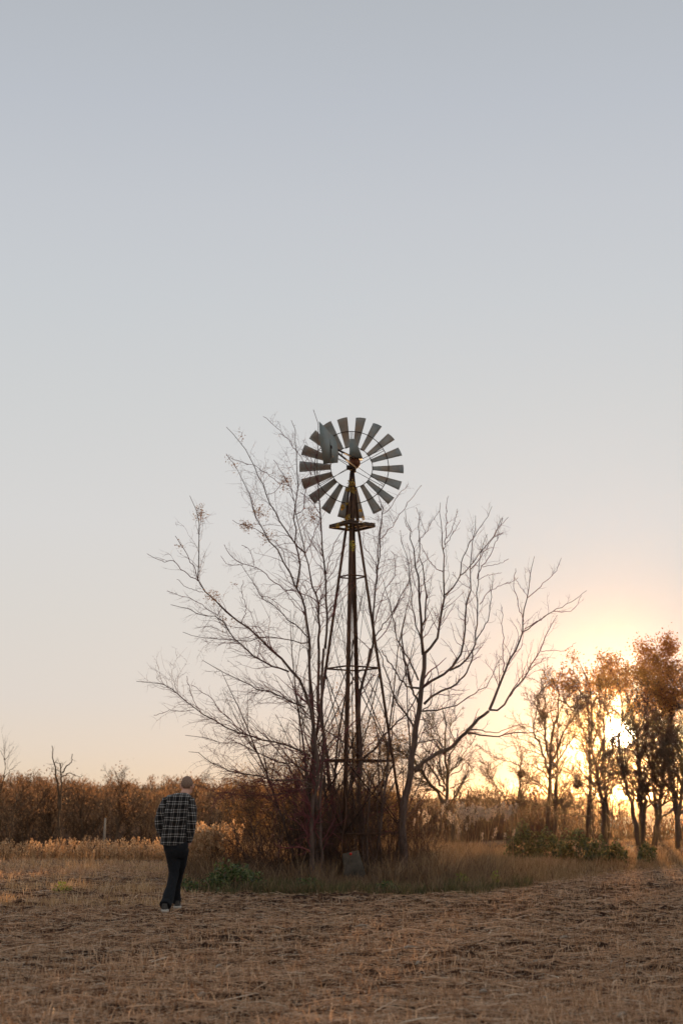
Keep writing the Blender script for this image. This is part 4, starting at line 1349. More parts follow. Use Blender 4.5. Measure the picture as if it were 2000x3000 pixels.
pt, rr = traced(509, 55, [
    (T8, [(290, 1510), (290, 1380), (310, 1250), (330, 1160), (325, 1050), (330, 940), (290, 820)], .12, .02),
    (T8, [(320, 1180), (380, 1130), (440, 1110), (500, 1060)], .05, .012),
    (T8, [(290, 1400), (200, 1280), (120, 1170), (60, 1050), (20, 960)], .06, .012),
    (T8, [(325, 1040), (260, 1000), (180, 980), (120, 960), (40, 900)], .05, .012),
    (T8, [(300, 1300), (220, 1260), (100, 1250), (0, 1260)], .06, .012),
], .2, jit=.03)
rr = [q * .47 for q in rr]
make_tree('field_edge_tree', 'small dark spreading tree between the right tree and the round crowned one', 'tree', GR, pt, rr, 'bgbark', 'bgbark', BT(.7), 609)

thin = [(1608, 60, 2075, 'slim bare tree right of the round crowned bare tree'), (1700, 57, 2010, 'slim bare tree close behind the leaning tree left of the sun'),
        (1762, 59, 1990, 'slim bare tree just left of the sun'), (1858, 56, 1975, 'slim bare tree just right of the sun'),
        (1905, 58, 1960, 'slim bare tree behind the leafy oak right of the sun'), (1965, 55, 1960, 'slim tree among the oaks near the right edge')]
for i, (px, Y_, top, lab) in enumerate(thin):
    x0 = (px - 1000) / F * Y_; zg = H1(x0, Y_); h = P(px, top, Y_)[2] - zg
    pt, rr = auto_tree(880 + i, (x0, Y_, zg - .1), h * .95, .10, lean=(R_.normal(0, .06), 0), nl=10, spread=.42, t0=.3, llen=(.25, .5))
    make_tree('slim_tree', lab, 'tree', 'slim trees in the row round the sun', pt, rr, 'bgbark', 'bgbark', BT(.5, st=1), 890 + i,
              leafspec=[('oakleaf', 420 if i > 1 else 120, .078, .15, 3, (lambda q, a=P(px, 2120, Y_)[2]: q[:, 2] > a), 1.5)])

nests = [((500, 640), 55.8, 'leaf nest high in the round crowned bare tree'), ((330, 1090), 54.8, 'leaf nest low in the small dark spreading tree'),
         ((762, 1172), 51.8, 'leaf nest on a limb of the small crooked tree')]
for i, (uv, D_, lab) in enumerate(nests):
    px, py = T8(*uv); c = P(px, py, D_)
    rng = np.random.default_rng(700 + i); n_ = 260
    q = norm(rng.normal(0, 1, (n_, 3))) * rng.uniform(.3, 1, (n_, 1)) ** .5 * np.array([.17, .17, .15])
    V, fs = leaves_geo(rng, q, rng.uniform(.06, .13, n_), 1.6)
    o = mesh_obj('leaf_nest', V, fs, 'nest'); o.location = tuple(c)
    tag(o, lab, 'nest', 'leaf nests in the trees')

# brown-leaved trees behind the thicket
bl = [(880, 62, 2190, 'brown leaved tree seen through the left side of the thicket'), (985, 60, 2105, 'tallest brown leaved tree directly behind the windmill'),
      (1100, 63, 2125, 'brown leaved tree seen between the windmill and the right tree'), (780, 66, 2260, 'low brown leaved tree behind the left end of the thicket')]
for i, (px, Y_, top, lab) in enumerate(bl):
    x0 = (px - 1000) / F * Y_; zg = H1(x0, Y_); ztop = P(px, top, Y_)[2]
    h = ztop - zg
    pt, rr = auto_tree(800 + i, (x0, Y_, zg - .1), h * .93, .14, nl=12, spread=.6, t0=.3, llen=(.3, .5))
    make_tree('brown_tree', lab, 'tree', 'brown leaved trees behind the windmill', pt, rr, 'bgbark', 'bgbark', BT(.7, st=1), 810 + i,
              leafspec=[('brownleaf', 7500, .075, .2, 3, None, 1.5)])

# ------------------------------------------------------------------ single trees at the left edge of the woods
pt, rr = traced(510, 52, [
    (TL, [(930, 1800), (920, 1500), (925, 1200), (930, 1000), (940, 800), (950, 650), (955, 560), (930, 450)], .085, .02),
    (TL, [(915, 1150), (895, 900), (870, 740), (855, 600), (845, 450), (820, 330), (805, 220), (800, 180)], .055, .012),
    (TL, [(960, 600), (1010, 510), (1060, 460), (1105, 420), (1105, 310)], .03, .010),
    (TL, [(965, 660), (1030, 615), (1090, 605), (1150, 625), (1200, 645), (1300, 650)], .024, .006),
    (TL, [(965, 890), (1020, 850), (1090, 830), (1180, 845), (1290, 860)], .02, .006),
    (TL, [(850, 430), (920, 455), (970, 440)], .016, .005),
    (TL, [(960, 1080), (1050, 1040), (1150, 1020)], .02, .006),
    (TL, [(945, 1380), (1040, 1290), (1110, 1200), (1180, 1140)], .02, .006),
], .15, jit=.02)
make_tree('dead_tree', 'tall dead tree with forked trunk and crooked limbs left of the man', 'tree', None, pt, rr, 'bgbark', 'bgbark',
          [dict(n=50, t=(.4, 1), ang=(.5, 1.1), len=(.15, .4), seg=5, wig=.3, up=.03, lmax=.5, rf=.4, rmin=.005, zmin=2.),
           dict(n=120, t=(.2, 1), ang=(.5, 1.1), len=(.3, .7), seg=4, wig=.3, up=.03, lmax=.3, rf=.5, rmin=.003, zmin=2.)], 610)
pt, rr = traced(511, 54, [
    (TL, [(-40, 1500), (-20, 1100), (10, 900), (45, 740), (70, 600), (85, 450), (90, 350), (70, 220), (60, 170)], .06, .006),
    (TL, [(45, 740), (100, 620), (180, 530), (230, 500), (300, 440)], .02, .005),
    (TL, [(85, 400), (140, 320), (190, 240), (210, 190)], .012, .004),
    (TL, [(80, 400), (40, 310), (10, 250)], .012, .004),
], .15, jit=.02)
make_tree('bare_sapling', 'thin bare tree at the left edge of the picture above the woods', 'tree', None, pt, rr, 'bgbark', 'woodtwig',
          [dict(n=60, t=(.3, 1), ang=(.3, .8), len=(.2, .5), seg=5, wig=.15, up=.1, lmax=1., rf=.4, rmin=.005, zmin=2.),
           dict(n=200, t=(.2, 1), ang=(.3, .8), len=(.3, .7), seg=4, wig=.2, up=.08, lmax=.5, rf=.5, rmin=.003, zmin=2.)], 611)
pt, rr = traced(512, 51, [
    (TL, [(140, 1720), (170, 1600), (205, 1450), (230, 1250), (245, 1100), (265, 970)], .07, .015),
    (TL, [(240, 1210), (300, 1130), (380, 1060), (500, 960)], .03, .006),
    (TL, [(215, 1420), (320, 1300), (420, 1230), (520, 1150)], .03, .006),
    (TL, [(245, 1230), (320, 1195), (440, 1190)], .02, .006),
    (TL, [(130, 1600), (100, 1440), (60, 1350), (20, 1250)], .03, .006),
    (TL, [(110, 1560), (115, 1400), (120, 1280)], .02, .006),
    (TL, [(265, 1050), (330, 980), (400, 900)], .02, .005),
    (TL, [(255, 1000), (200, 960), (150, 950)], .012, .005),
], .15, jit=.03)
make_tree('bare_sapling', 'dark forked young tree at the front of the left woods', 'tree', None, pt, rr, 'bgbark', 'bgbark',
          [dict(n=70, t=(.3, 1), ang=(.3, .9), len=(.2, .5), seg=5, wig=.2, up=.1, lmax=.9, rf=.4, rmin=.005, zmin=1.)], 612)
wt = [(60, 2285, 78, 'bare tree rising from the left woods behind the thin edge tree'), (195, 2290, 84, 'bare tree just right of the dead tree in the left woods'),
      (262, 2288, 82, 'bare forked tree in the left woods above the pale post'), (330, 2292, 80, 'bare brown tree in the middle of the left woods'),
      (395, 2298, 86, 'bare tree in the left woods a little left of the head of the man'), (560, 2302, 80, 'bare tree in the woods just right of the head of the man'),
      (118, 2292, 76, 'bare tree just left of the dead tree in the left woods')]
for i, (px, top, Y_, lab) in enumerate(wt):
    x0 = (px - 1000) / F * Y_; zg = H1(x0, Y_); h = P(px, top, Y_)[2] - zg
    pt, rr = auto_tree(850 + i, (x0, Y_, zg - .1), h, .11, nl=11, spread=.45, t0=.25, llen=(.3, .6))
    make_tree('bare_tree', lab, 'tree', 'bare trees standing in the left woods', pt, rr, 'bgbark', 'woodtwig', BT(.45, st=1), 870 + i,
              leafspec=[('rustleaf', 700, .12, .2, 2, None, 1.8)])
# pale post
px, py = 306, 2475; c = P(px, py, 50)
G_ = Geo(); G_.tube([(0, 0, -1.2), (0, 0, .42), (.01, 0, .9)], [.045, .04, .03], 7)
o = G_.build('pale_post', 'palewood', None, True); o.location = tuple(c)
tag(o, 'thin pale post standing at the front of the left woods', 'post')


# ------------------------------------------------------------------ woods
def woods(name, seed, n, xr, yr, top_px, label, jitter=.16, leafn=46, tw=18, mat='rustleaf', ls=.26):
    rng = np.random.default_rng(seed)
    y = rng.uniform(0, 1, n) ** .8 * (yr[1] - yr[0]) + yr[0]
    x = rng.uniform(0, 1, n) * (xr[1] - xr[0]) + xr[0]
    x = x * y / yr[0]
    z = H(x, y)
    px = 1000 + x / y * F * .98
    tp = np.interp(px, top_px[0], top_px[1])
    ztop = CAMZ + (HOR - tp) / F * y + rng.normal(0, jitter, n) * (2.2) + .35 * wave(x, y, .35, 5)
    # nearer rows are lower
    ztop -= (1 - (y - yr[0]) / (yr[1] - yr[0])) * .9
    h = np.maximum(ztop - z, 1.5)
    S = np.column_stack([x, y, z])
    D = np.column_stack([rng.normal(0, .08, n), rng.normal(0, .08, n), np.ones(n)])
    PT, RR = grow(rng, S, D, h, .035 * rng.uniform(.4, 1.8, n), 5, .06, 0, .2)
    G_ = Geo(); G_.add(*tubes_geo(PT, RR, 3, cap=False))
    c1 = spawn(rng, PT, RR, n * tw, .3, 1, (.25, .7), (.12, .3), 3, .15, .12, .5, .008)
    G_.add(*tubes_geo(c1[0], c1[1], 3, cap=False))
    o = G_.build(name, 'darktwig' if mat == 'darkrust' else 'woodtwig'); tag(o, label, 'woods', kind='stuff')
    nl = n * leafn
    pts = c1[0].reshape(-1, 3); C = pts[rng.integers(0, len(pts), nl)] + rng.normal(0, .18, (nl, 3))
    dirs = np.column_stack([rng.normal(0, .25, nl), rng.normal(0, .25, nl), np.ones(nl)])
    V, fs = leaves_geo(rng, C, rng.uniform(.35, 1.2, nl) * ls, 3.2, dirs=dirs)
    l = mesh_obj('leaves', V, fs, mat, o); l['kind'] = 'stuff'
    return o


tpx = ([-400, 0, 120, 300, 450, 500, 560, 650, 800, 1000, 1400, 1600], [2272, 2276, 2282, 2292, 2302, 2298, 2292, 2297, 2305, 2322, 2335, 2345])
woods('left_woods', 71, 900, (-29, 4), (96, 150), tpx, 'dense brown autumn woods across the gully behind the man', leafn=105, tw=20, ls=.27, jitter=.13)
woods('right_woods', 72, 700, (1, 15.5), (62, 110), ([900, 1200, 1400, 1600, 1760, 1800, 2100], [2325, 2325, 2320, 2328, 2345, 2400, 2400]), 'low brown woods beyond the trees on the right', leafn=44, tw=26, mat='darkrust')

# far wooded hills
hx = np.linspace(-260, 420, 260); hy = np.linspace(300, 760, 60)
X, Y = np.meshgrid(hx, hy)
rgh = np.random.default_rng(81).uniform(0, 1, X.shape)
topz = CAMZ + (HOR - 2343) / F * Y
Z = topz - 9 * (1 - ss(Y, 300, 620)) + 1.0 * wave(X, Y, .02, 4) * .6 + rgh * 1.1 - .6
nyy, nxx = X.shape; idx = np.arange(nyy * nxx).reshape(nyy, nxx)
quads = np.stack([idx[:-1, :-1], idx[:-1, 1:], idx[1:, 1:], idx[1:, :-1]], -1).reshape(-1, 4)
tag(mesh_obj('hills', np.stack([X, Y, Z], -1), [quads], 'hill'), 'far low wooded hills along the horizon on the right', kind='structure')

# two houses in the valley
def house(px, py, Y_, w, d_, hw, hr, lab):
    c = P(px, py, Y_)
    r_ = empty('house', (c[0], c[1], c[2] - hw), lab, 'house', 'houses in the valley')
    G_ = Geo(); G_.box((0, 0, hw / 2 - 1), (w, d_, hw + 2)); G_.build('wall', 'siding', r_)
    V = [(-w / 2 - .3, -d_ / 2 - .3, hw), (w / 2 + .3, -d_ / 2 - .3, hw), (w / 2 + .3, d_ / 2 + .3, hw), (-w / 2 - .3, d_ / 2 + .3, hw), (-w / 2 - .3, 0, hw + hr), (w / 2 + .3, 0, hw + hr)]
    mesh_obj('roof', V, [np.array([[0, 1, 5, 4], [2, 3, 4, 5], [0, 3, 2, 1]]), np.array([[0, 4, 3], [1, 2, 5]])], 'roofing', r_)
    for q in (-.3, .3):
        G_ = Geo(); G_.box((q * w, -d_ / 2 - .02, hw * .5), (1.2, .08, 1.2)); G_.build('window', 'glass', r_)


house(1812, 2424, 150, 2.6, 6, 1.0, 1.0, 'pale roofed house in the valley seen between the trunks below the sun')
house(1940, 2385, 230, 4.5, 6, 1.5, 1.6, 'small grey house in the valley behind the oaks at the right')


# ------------------------------------------------------------------ reeds and grasses
def plumes_geo(rng, S, h, head, mh=16, wd=.02):
    """stalks with feathery heads"""
    n = len(S)
    G_ = Geo()
    lean = np.column_stack([rng.normal(.05, .12, n), rng.normal(0, .1, n), np.ones(n)])
    lean = norm(lean)
    top = S + lean * h[:, None]
    PT = np.stack([S, S + lean * (h * .5)[:, None], top], 1)
    G_.add(*tubes_geo(PT, np.repeat(np.array([[.005, .004, .003]]), n, 0), 3, cap=False))
    m = n * mh
    par = np.repeat(np.arange(n), mh); t = rng.uniform(0, 1, m)
    C = top[par] - lean[par] * (t * head[par])[:, None]
    C = C + rng.normal(0, 1, (m, 3)) * (head[par] * .13 * np.sin(.35 + t * 2.5))[:, None]
    C[:, 0] += (1 - t) * head[par] * .15
    dirs = lean[par] + rng.normal(0, .45, (m, 3))
    V, fs = leaves_geo(rng, C, head[par] * rng.uniform(.14, .34, m), 2.0, dirs=dirs)
    return G_, (V, fs)


def reed_bed(name, seed, n, xr, yr, h0, h1, head, mat, label, basemat='drygrass', blade=2, path=None):
    rng = np.random.default_rng(seed)
    x = rng.uniform(*xr, n); y = rng.uniform(*yr, n)
    if path: y = y + path(x)
    z = H(x, y); h = rng.uniform(h0, h1, n) * (1 + .15 * wave(x, y, 2.5, 4))
    G_, lf = plumes_geo(rng, np.column_stack([x, y, z]), h, head * rng.uniform(.7, 1.3, n))
    nb = n * blade; p = rng.integers(0, n, nb)
    B = np.column_stack([x, y, z])[p] + np.column_stack([rng.normal(0, .08, nb), rng.normal(0, .08, nb), np.zeros(nb)])
    V, fs = blades_geo(rng, B, h[p] * rng.uniform(.4, .9, nb), rng.uniform(.008, .018, nb), .35)
    G_.add(V, fs)
    o = G_.build(name, basemat); tag(o, label, 'reeds', kind='stuff')
    l = mesh_obj('plumes', lf[0], lf[1], mat, o); l['kind'] = 'stuff'
    return o


reed_bed('reed_bed', 901, 1500, (-14.5, -3.1), (0, 4.2), .30, .62, .22, 'plume', 'band of plumed reeds coloured a sunlit gold along the far edge of the left field', path=lambda x: front(x) + .6)
reed_bed('reed_clump', 902, 300, (-3.15, -2.2), (0, 3.0), .75, 1.15, .28, 'plume', 'plumed reeds coloured a sunlit gold right beside the walking man', path=lambda x: 28 + 0 * x)


def grass(name, seed, n, samp, hfun, w, mat, label, lean=.45, droop=.35, per=9, rad=.045):
    """blades grow in tufts of their own height"""
    rng = np.random.default_rng(seed)
    cx, cyy = samp(rng, max(1, n // per))
    m = len(cx)
    hc = hfun(cx, cyy, rng)
    q = np.repeat(np.arange(m), per)
    off = rng.normal(0, rad, (len(q), 2)) * (.5 + 1.6 * hc[q])[:, None]
    x = cx[q] + off[:, 0]; y = cyy[q] + off[:, 1]
    h = hc[q] * rng.uniform(.45, 1.15, len(q))
    dr = np.column_stack([off[:, 0], off[:, 1], np.zeros(len(q))]) * 3.5 + np.repeat(rng.normal(0, .12, (m, 3)), per, 0) * [1, 1, 0]
    V, fs = blades_geo(rng, np.column_stack([x, y, H(x, y)]), h, rng.uniform(.5, 1.3, len(x)) * w, lean, dirs=dr, droop=droop)
    o = mesh_obj(name, V, fs, mat)
    tag(o, label, 'grass', kind='stuff'); return o


def island(x0, x1, d0, d1):
    def f(rng, n):
        x = rng.uniform(x0, x1, n); return x, front(x) + d0 + (d1 - d0) * rng.uniform(0, 1, n) ** 1.2
    return f


def blockgap(x, y, h):
    m = (np.abs(x - .27) < .36) & (y < 27.6)
    return np.where(m, np.minimum(h, .24), h)


grass('fringe_grass', 911, 20000, island(-3.2, 3.4, -.35, 1.6), lambda x, y, r: r.uniform(.04, .30, len(x)) ** 1.15 * (1 + .6 * wave(x, y, 3, 4)), .011, 'greengrass', 'short mixed green and straw grass along the front of the thicket')
grass('fringe_dry_grass', 912, 14000, island(-3.6, 3.6, -.3, 3.2), lambda x, y, r: blockgap(x, y, r.uniform(.06, .42, len(x)) ** 1.1 * (1 + .5 * wave(x, y, 2, 4))), .008, 'shadegrass', 'brown dry weeds coloured darker for the shade under the thicket')
grass('thicket_weeds', 913, 24000, island(-3.3, 3.0, 1.6, 7.5), lambda x, y, r: blockgap(x, y, r.uniform(.2, .75, len(x)) * (1 + .45 * wave(x, y, 2, 4))), .009, 'shadegrass', 'tall dead weeds coloured dark for the shade between the trunks')
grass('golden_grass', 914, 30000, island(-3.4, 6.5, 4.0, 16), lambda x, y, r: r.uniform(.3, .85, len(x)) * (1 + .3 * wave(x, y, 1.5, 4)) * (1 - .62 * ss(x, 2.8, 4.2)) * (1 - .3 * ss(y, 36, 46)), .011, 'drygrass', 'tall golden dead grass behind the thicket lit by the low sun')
grass('pale_grass', 915, 40000, island(2.0, 13, -.4, 6), lambda x, y, r: (r.uniform(.06, .40, len(x)) * (1 + .45 * wave(x, y, 2.2, 4)) * (.35 + .65 * ss(y - front(x), -.3, 2.2)) * (1 - .4 * ss(x, 4, 6))), .010, 'drygrass', 'pale dry grass strip along the right edge of the field')
grass('weed_strip', 916, 26000, island(3.0, 20, 3, 22), lambda x, y, r: r.uniform(.10, .42, len(x)) * (1 + .35 * wave(x, y, 1.5, 4)) * (1 - .5 * ss(y, 38, 46)), .014, 'drygrass', 'rough dry weeds between the field and the far trees')


def leftpatch(rng, n):
    y = rng.uniform(21, 37, n * 3); x = rng.uniform(-.27, -.10, n * 3) * y
    m = wave(x * 1.0, y * 1.0, 1.1, 6, 5) + .35 * (1 - ss(y, 21, 25)) * (1 - ss(x, -5.5, -3.5)) > rng.uniform(-.1, .75, n * 3)
    m &= y < front(x)
    return x[m][:n], y[m][:n]


grass('field_grass_tufts', 917, 17000, leftpatch, lambda x, y, r: r.uniform(.05, .24, len(x)) * (1 + .5 * wave(x, y, 3, 4)), .009, 'sunlitgrass', 'scattered tufts of dry grass coloured as if sunlit in the left field')


def farfield(rng, n):
    y = rng.uniform(30, 39, n); x = rng.uniform(-.27, -.085, n) * y
    m = y < front(x) + .3; return x[m], y[m]


grass('far_stubble', 918, 14000, farfield, lambda x, y, r: r.uniform(.05, .13, len(x)), .008, 'sunstubble', 'even pale stubble at the far end of the left field')


# leafy plants
def leafy_plant(name, label, cat, group, px, Y_, w, d_, h, n, size, mat, seed, stems=10, asp=1.5):
    rng = np.random.default_rng(seed)
    x0 = (px - 1000) / F * Y_; z0 = H1(x0, Y_)
    r_ = empty(name, (x0, Y_, z0), label, cat, group)
    q = norm(rng.normal(0, 1, (n, 3))); q[:, 2] = np.abs(q[:, 2])
    lump = 1 + .22 * np.sin(q[:, 0] * 5 + seed) * np.cos(q[:, 1] * 4 + q[:, 2] * 5 + seed)
    C = q * rng.uniform(.35, 1, (n, 1)) ** .5 * lump[:, None] * np.array([w / 2, d_ / 2, h])
    C[:, 2] = np.maximum(C[:, 2], .02)
    V, fs = leaves_geo(rng, C, rng.uniform(.5, 1.3, n) * size, asp, flat=.4)
    tag(mesh_obj('leaves', V, fs, mat, r_), kind='stuff')
    tips = C[rng.choice(n, stems, replace=False)]
    S = tips * np.array([.15, .15, 0])
    PT = np.stack([S, S * .5 + tips * .5 + np.array([0, 0, .02]), tips], 1)
    V, fs = tubes_geo(PT, np.repeat(np.array([[.008, .006, .003]]), stems, 0), 4)
    mesh_obj('stem', V, fs, 'darktwig', r_)
    return r_


sap_lab = ['upright many stemmed sapling between the left trunks and the windmill', 'thin many stemmed sapling in front of the left windmill leg',
           'many stemmed sapling in front of the windmill mast', 'many stemmed sapling just right of the windmill mast', 'slim many stemmed sapling beside the right windmill leg']
for i, (px, Y_, h, ns) in enumerate([(925, 27.9, 3.6, 8), (968, 28.1, 3.0, 7), (1012, 28.3, 2.6, 6), (1070, 28.0, 3.2, 7), (1118, 28.2, 2.6, 6)]):
    rng = np.random.default_rng(1300 + i)
    x0 = (px - 1000) / F * Y_
    b = np.array([x0, Y_, H1(x0, Y_) - .02])
    S = b + np.column_stack([rng.normal(0, .10, ns), rng.normal(0, .12, ns), np.zeros(ns)])
    Dn = np.column_stack([rng.normal(0, .13, ns), rng.normal(0, .12, ns), np.ones(ns)])
    pt, r = grow(rng, S, Dn, rng.uniform(.65, 1.1, ns) * h, np.full(ns, .017) * rng.uniform(.5, 1.2, ns), 13, .07, .03, .2)
    make_tree('bare_sapling', sap_lab[i], 'sapling', 'many stemmed saplings at the foot of the windmill', list(pt), list(r), 'bark', 'browntwig',
              [dict(n=130, t=(.1, .95), ang=(.3, .9), len=(.15, .4), seg=7, wig=.16, up=.08, lmax=1.0, rf=.45, rmin=.0030, zmin=.2),
               dict(n=330, t=(.1, 1), ang=(.4, 1.2), len=(.25, .7), seg=5, wig=.28, up=.02, lmax=.4, rf=.6, rmin=.0022, zmin=.2)], 1400 + i, sides=6)
shr = [(1515, 37, 1.05, .95, 1500, 'rounded green shrub at the left end of the row right of the thicket'),
       (1590, 37.5, 1.0, .80, 1200, 'second green shrub in the row beyond the grass'),
       (1665, 36.5, 1.1, .80, 1400, 'broad green shrub in the middle of the row'),
       (1735, 36, .9, .62, 900, 'lower olive shrub near the right end of the row'),
       (1785, 36, .6, .55, 600, 'small olive shrub at the right end of the row'),
       (1868, 36, .55, .55, 600, 'lone green shrub standing right of the row under the sun')]
for i, (px, Y_, w, h, n_, lab) in enumerate(shr):
    leafy_plant('green_shrub', lab, 'shrub', 'green shrubs along the right edge', px, Y_, w, .8, h, n_, .075, 'shrubleaf', 950 + i)
leafy_plant('leafy_weed', 'large dark green leafy weed clump at the left foot of the thicket', 'plant', 'leafy weeds along the front of the thicket', 690, 24.9, 1.15, .7, .50, 1500, .065, 'greenleaf', 961, 16)
leafy_plant('leafy_weed', 'low green weed clump left of the concrete block', 'plant', 'leafy weeds along the front of the thicket', 905, 24.5, .55, .4, .28, 420, .05, 'greenleaf', 962)
leafy_plant('leafy_weed', 'low green weed clump right of the concrete block', 'plant', 'leafy weeds along the front of the thicket', 1130, 24.6, .5, .4, .22, 320, .05, 'greenleaf', 963)
leafy_plant('leafy_weed', 'bright yellow green sprig below the right tree', 'plant', 'leafy weeds along the front of the thicket', 1340, 25.8, .32, .25, .30, 90, .07, 'limeleaf', 964, 5, 2.5)
leafy_plant('leafy_weed', 'lone yellow green sprig at the right end of the thicket front', 'plant', 'leafy weeds along the front of the thicket', 1436, 26.2, .2, .2, .30, 50, .07, 'limeleaf', 965, 4, 2.5)
leafy_plant('leafy_weed', 'small green weed behind the heel of the man', 'plant', 'leafy weeds along the front of the thicket', 560, 24.6, .5, .4, .26, 300, .05, 'greenleaf', 966)
leafy_plant('leafy_weed', 'yellowish weed tuft in the left field near the edge of the picture', 'plant', 'leafy weeds along the front of the thicket', 210, 24.4, .35, .3, .2, 150, .05, 'limeleaf', 967)

# pale plumed stalks right of the tree
rng = np.random.default_rng(97)


def plume_thing(px, py_top, Y_, n_, w, lab, grp, seed, head=.26):
    r2 = np.random.default_rng(seed)
    x0 = (px - 1000) / F * Y_; z0 = H1(x0, Y_); h = P(px, py_top, Y_)[2] - z0
    S = np.column_stack([r2.normal(0, w, n_), r2.normal(0, w * .6, n_), np.zeros(n_)])
    G_, lf = plumes_geo(r2, S, h * r2.uniform(.82, 1.0, n_) if n_ > 1 else np.array([h]), np.full(n_, head), 26)
    o = empty('plume_grass', (x0, Y_, z0), lab, 'plume grass', grp)
    tag(G_.build('stalks' if n_ > 1 else 'stalk', 'drygrass', o), kind='stuff' if n_ > 1 else None)
    tag(mesh_obj('plume', lf[0], lf[1], 'paleplume', o), kind='stuff')


G1 = 'pale plumed grasses right of the thicket'
plume_thing(1405, 2345, 35, 34, .33, 'broad clump of pale plumed grass right of the thicket', G1, 971, .22)
plume_thing(1355, 2362, 35.5, 16, .2, 'smaller pale plume clump on the left flank of the broad one', G1, 972, .2)
plume_thing(1215, 2360, 33, 6, .12, 'pale seed heads close to the right of the tree trunk', G1, 973, .16)
plume_thing(1288, 2348, 34, 3, .05, 'upright pale plumes between the trunk and the broad clump', G1, 974, .2)
plume_thing(1262, 2340, 34, 1, .02, 'single tall thin plume in front of the stout limbed tree', G1, 975, .14)
plume_thing(1477, 2418, 34.5, 3, .04, 'short cream plume left of the rounded green shrub', G1, 976, .15)
plume_thing(1413, 2420, 33.5, 3, .06, 'low cream seed heads under the broad plume clump', G1, 977, .16)
plume_thing(1344, 2405, 34, 4, .06, 'low pale seed heads left of the low cream ones', G1, 978, .15)
plume_thing(1645, 2470, 32.5, 1, .02, 'lone white seed head in front of the green shrubs', G1, 979, .1)


# ------------------------------------------------------------------ the walking man
def loft(rings, seg=20):
    """rings: (x,y,z, rx, ry [, tiltx]) stacked; closed ends"""
    V = []
    for r in rings:
        x, y, z, rx, ry = r[:5]
        tl = r[5] if len(r) > 5 else 0
        for a in np.linspace(0, 2 * np.pi, seg, endpoint=False):
            V.append((x + rx * math.cos(a), y + ry * math.sin(a), z + tl * math.sin(a) * ry))
    n_ = len(rings)
    Q = [[r * seg + c, r * seg + (c + 1) % seg, (r + 1) * seg + (c + 1) % seg, (r + 1) * seg + c] for r in range(n_ - 1) for c in range(seg)]
    return np.array(V), [np.array(Q), np.arange(seg)[None, ::-1], ((n_ - 1) * seg + np.arange(seg))[None]]


def limb_loft(pts, radii, seg=16):
    p = resample(pts, 14); t = np.linspace(0, 1, len(radii)); r = np.interp(np.linspace(0, 1, 14), t, radii)
    return tubes_geo(p[None], r[None], seg)


def ell(c, r):
    V, Q = [], []
    nu, nv = 16, 10
    for i in range(nv + 1):
        ph = math.pi * i / nv
        for j in range(nu):
            a = 2 * math.pi * j / nu
            V.append((c[0] + r[0] * math.sin(ph + 1e-3) * math.cos(a), c[1] + r[1] * math.sin(ph + 1e-3) * math.sin(a), c[2] + r[2] * math.cos(ph)))
    for i in range(nv):
        for j in range(nu):
            Q.append([i * nu + j, (i + 1) * nu + j, (i + 1) * nu + (j + 1) % nu, i * nu + (j + 1) % nu])
    return np.array(V), [np.array(Q)]


def fuse(name, geos, mat, parent, vox=.012, sm=8, disp=0):
    G_ = Geo()
    for g_ in geos: G_.add(*g_)
    o = G_.build(name, mat, parent)
    m = o.modifiers.new('r', 'REMESH'); m.mode = 'VOXEL'; m.voxel_size = vox; m.use_smooth_shade = True
    s = o.modifiers.new('s', 'SMOOTH'); s.iterations = sm; s.factor = .5
    if disp:
        tx = bpy.data.textures.new('folds', 'CLOUDS'); tx.noise_scale = .11
        d = o.modifiers.new('d', 'DISPLACE'); d.texture = tx; d.strength = disp; d.mid_level = .5
    dg = bpy.context.evaluated_depsgraph_get()
    me = bpy.data.meshes.new_from_object(o.evaluated_get(dg))
    o.modifiers.clear(); o.data = me
    if not me.materials: me.materials.append(MT[mat])
    return o


fp = ray(497, 2676); t_ = -CAMZ / fp[2]
mx, my = fp[0] * t_, fp[1] * t_
man = empty('person', (mx + .05, my - .05, H1(mx, my) + .01), 'man in a black and white plaid shirt and dark jeans walking away with head bowed', 'person')
HX, HY, HZ = .105, .50, 1.715
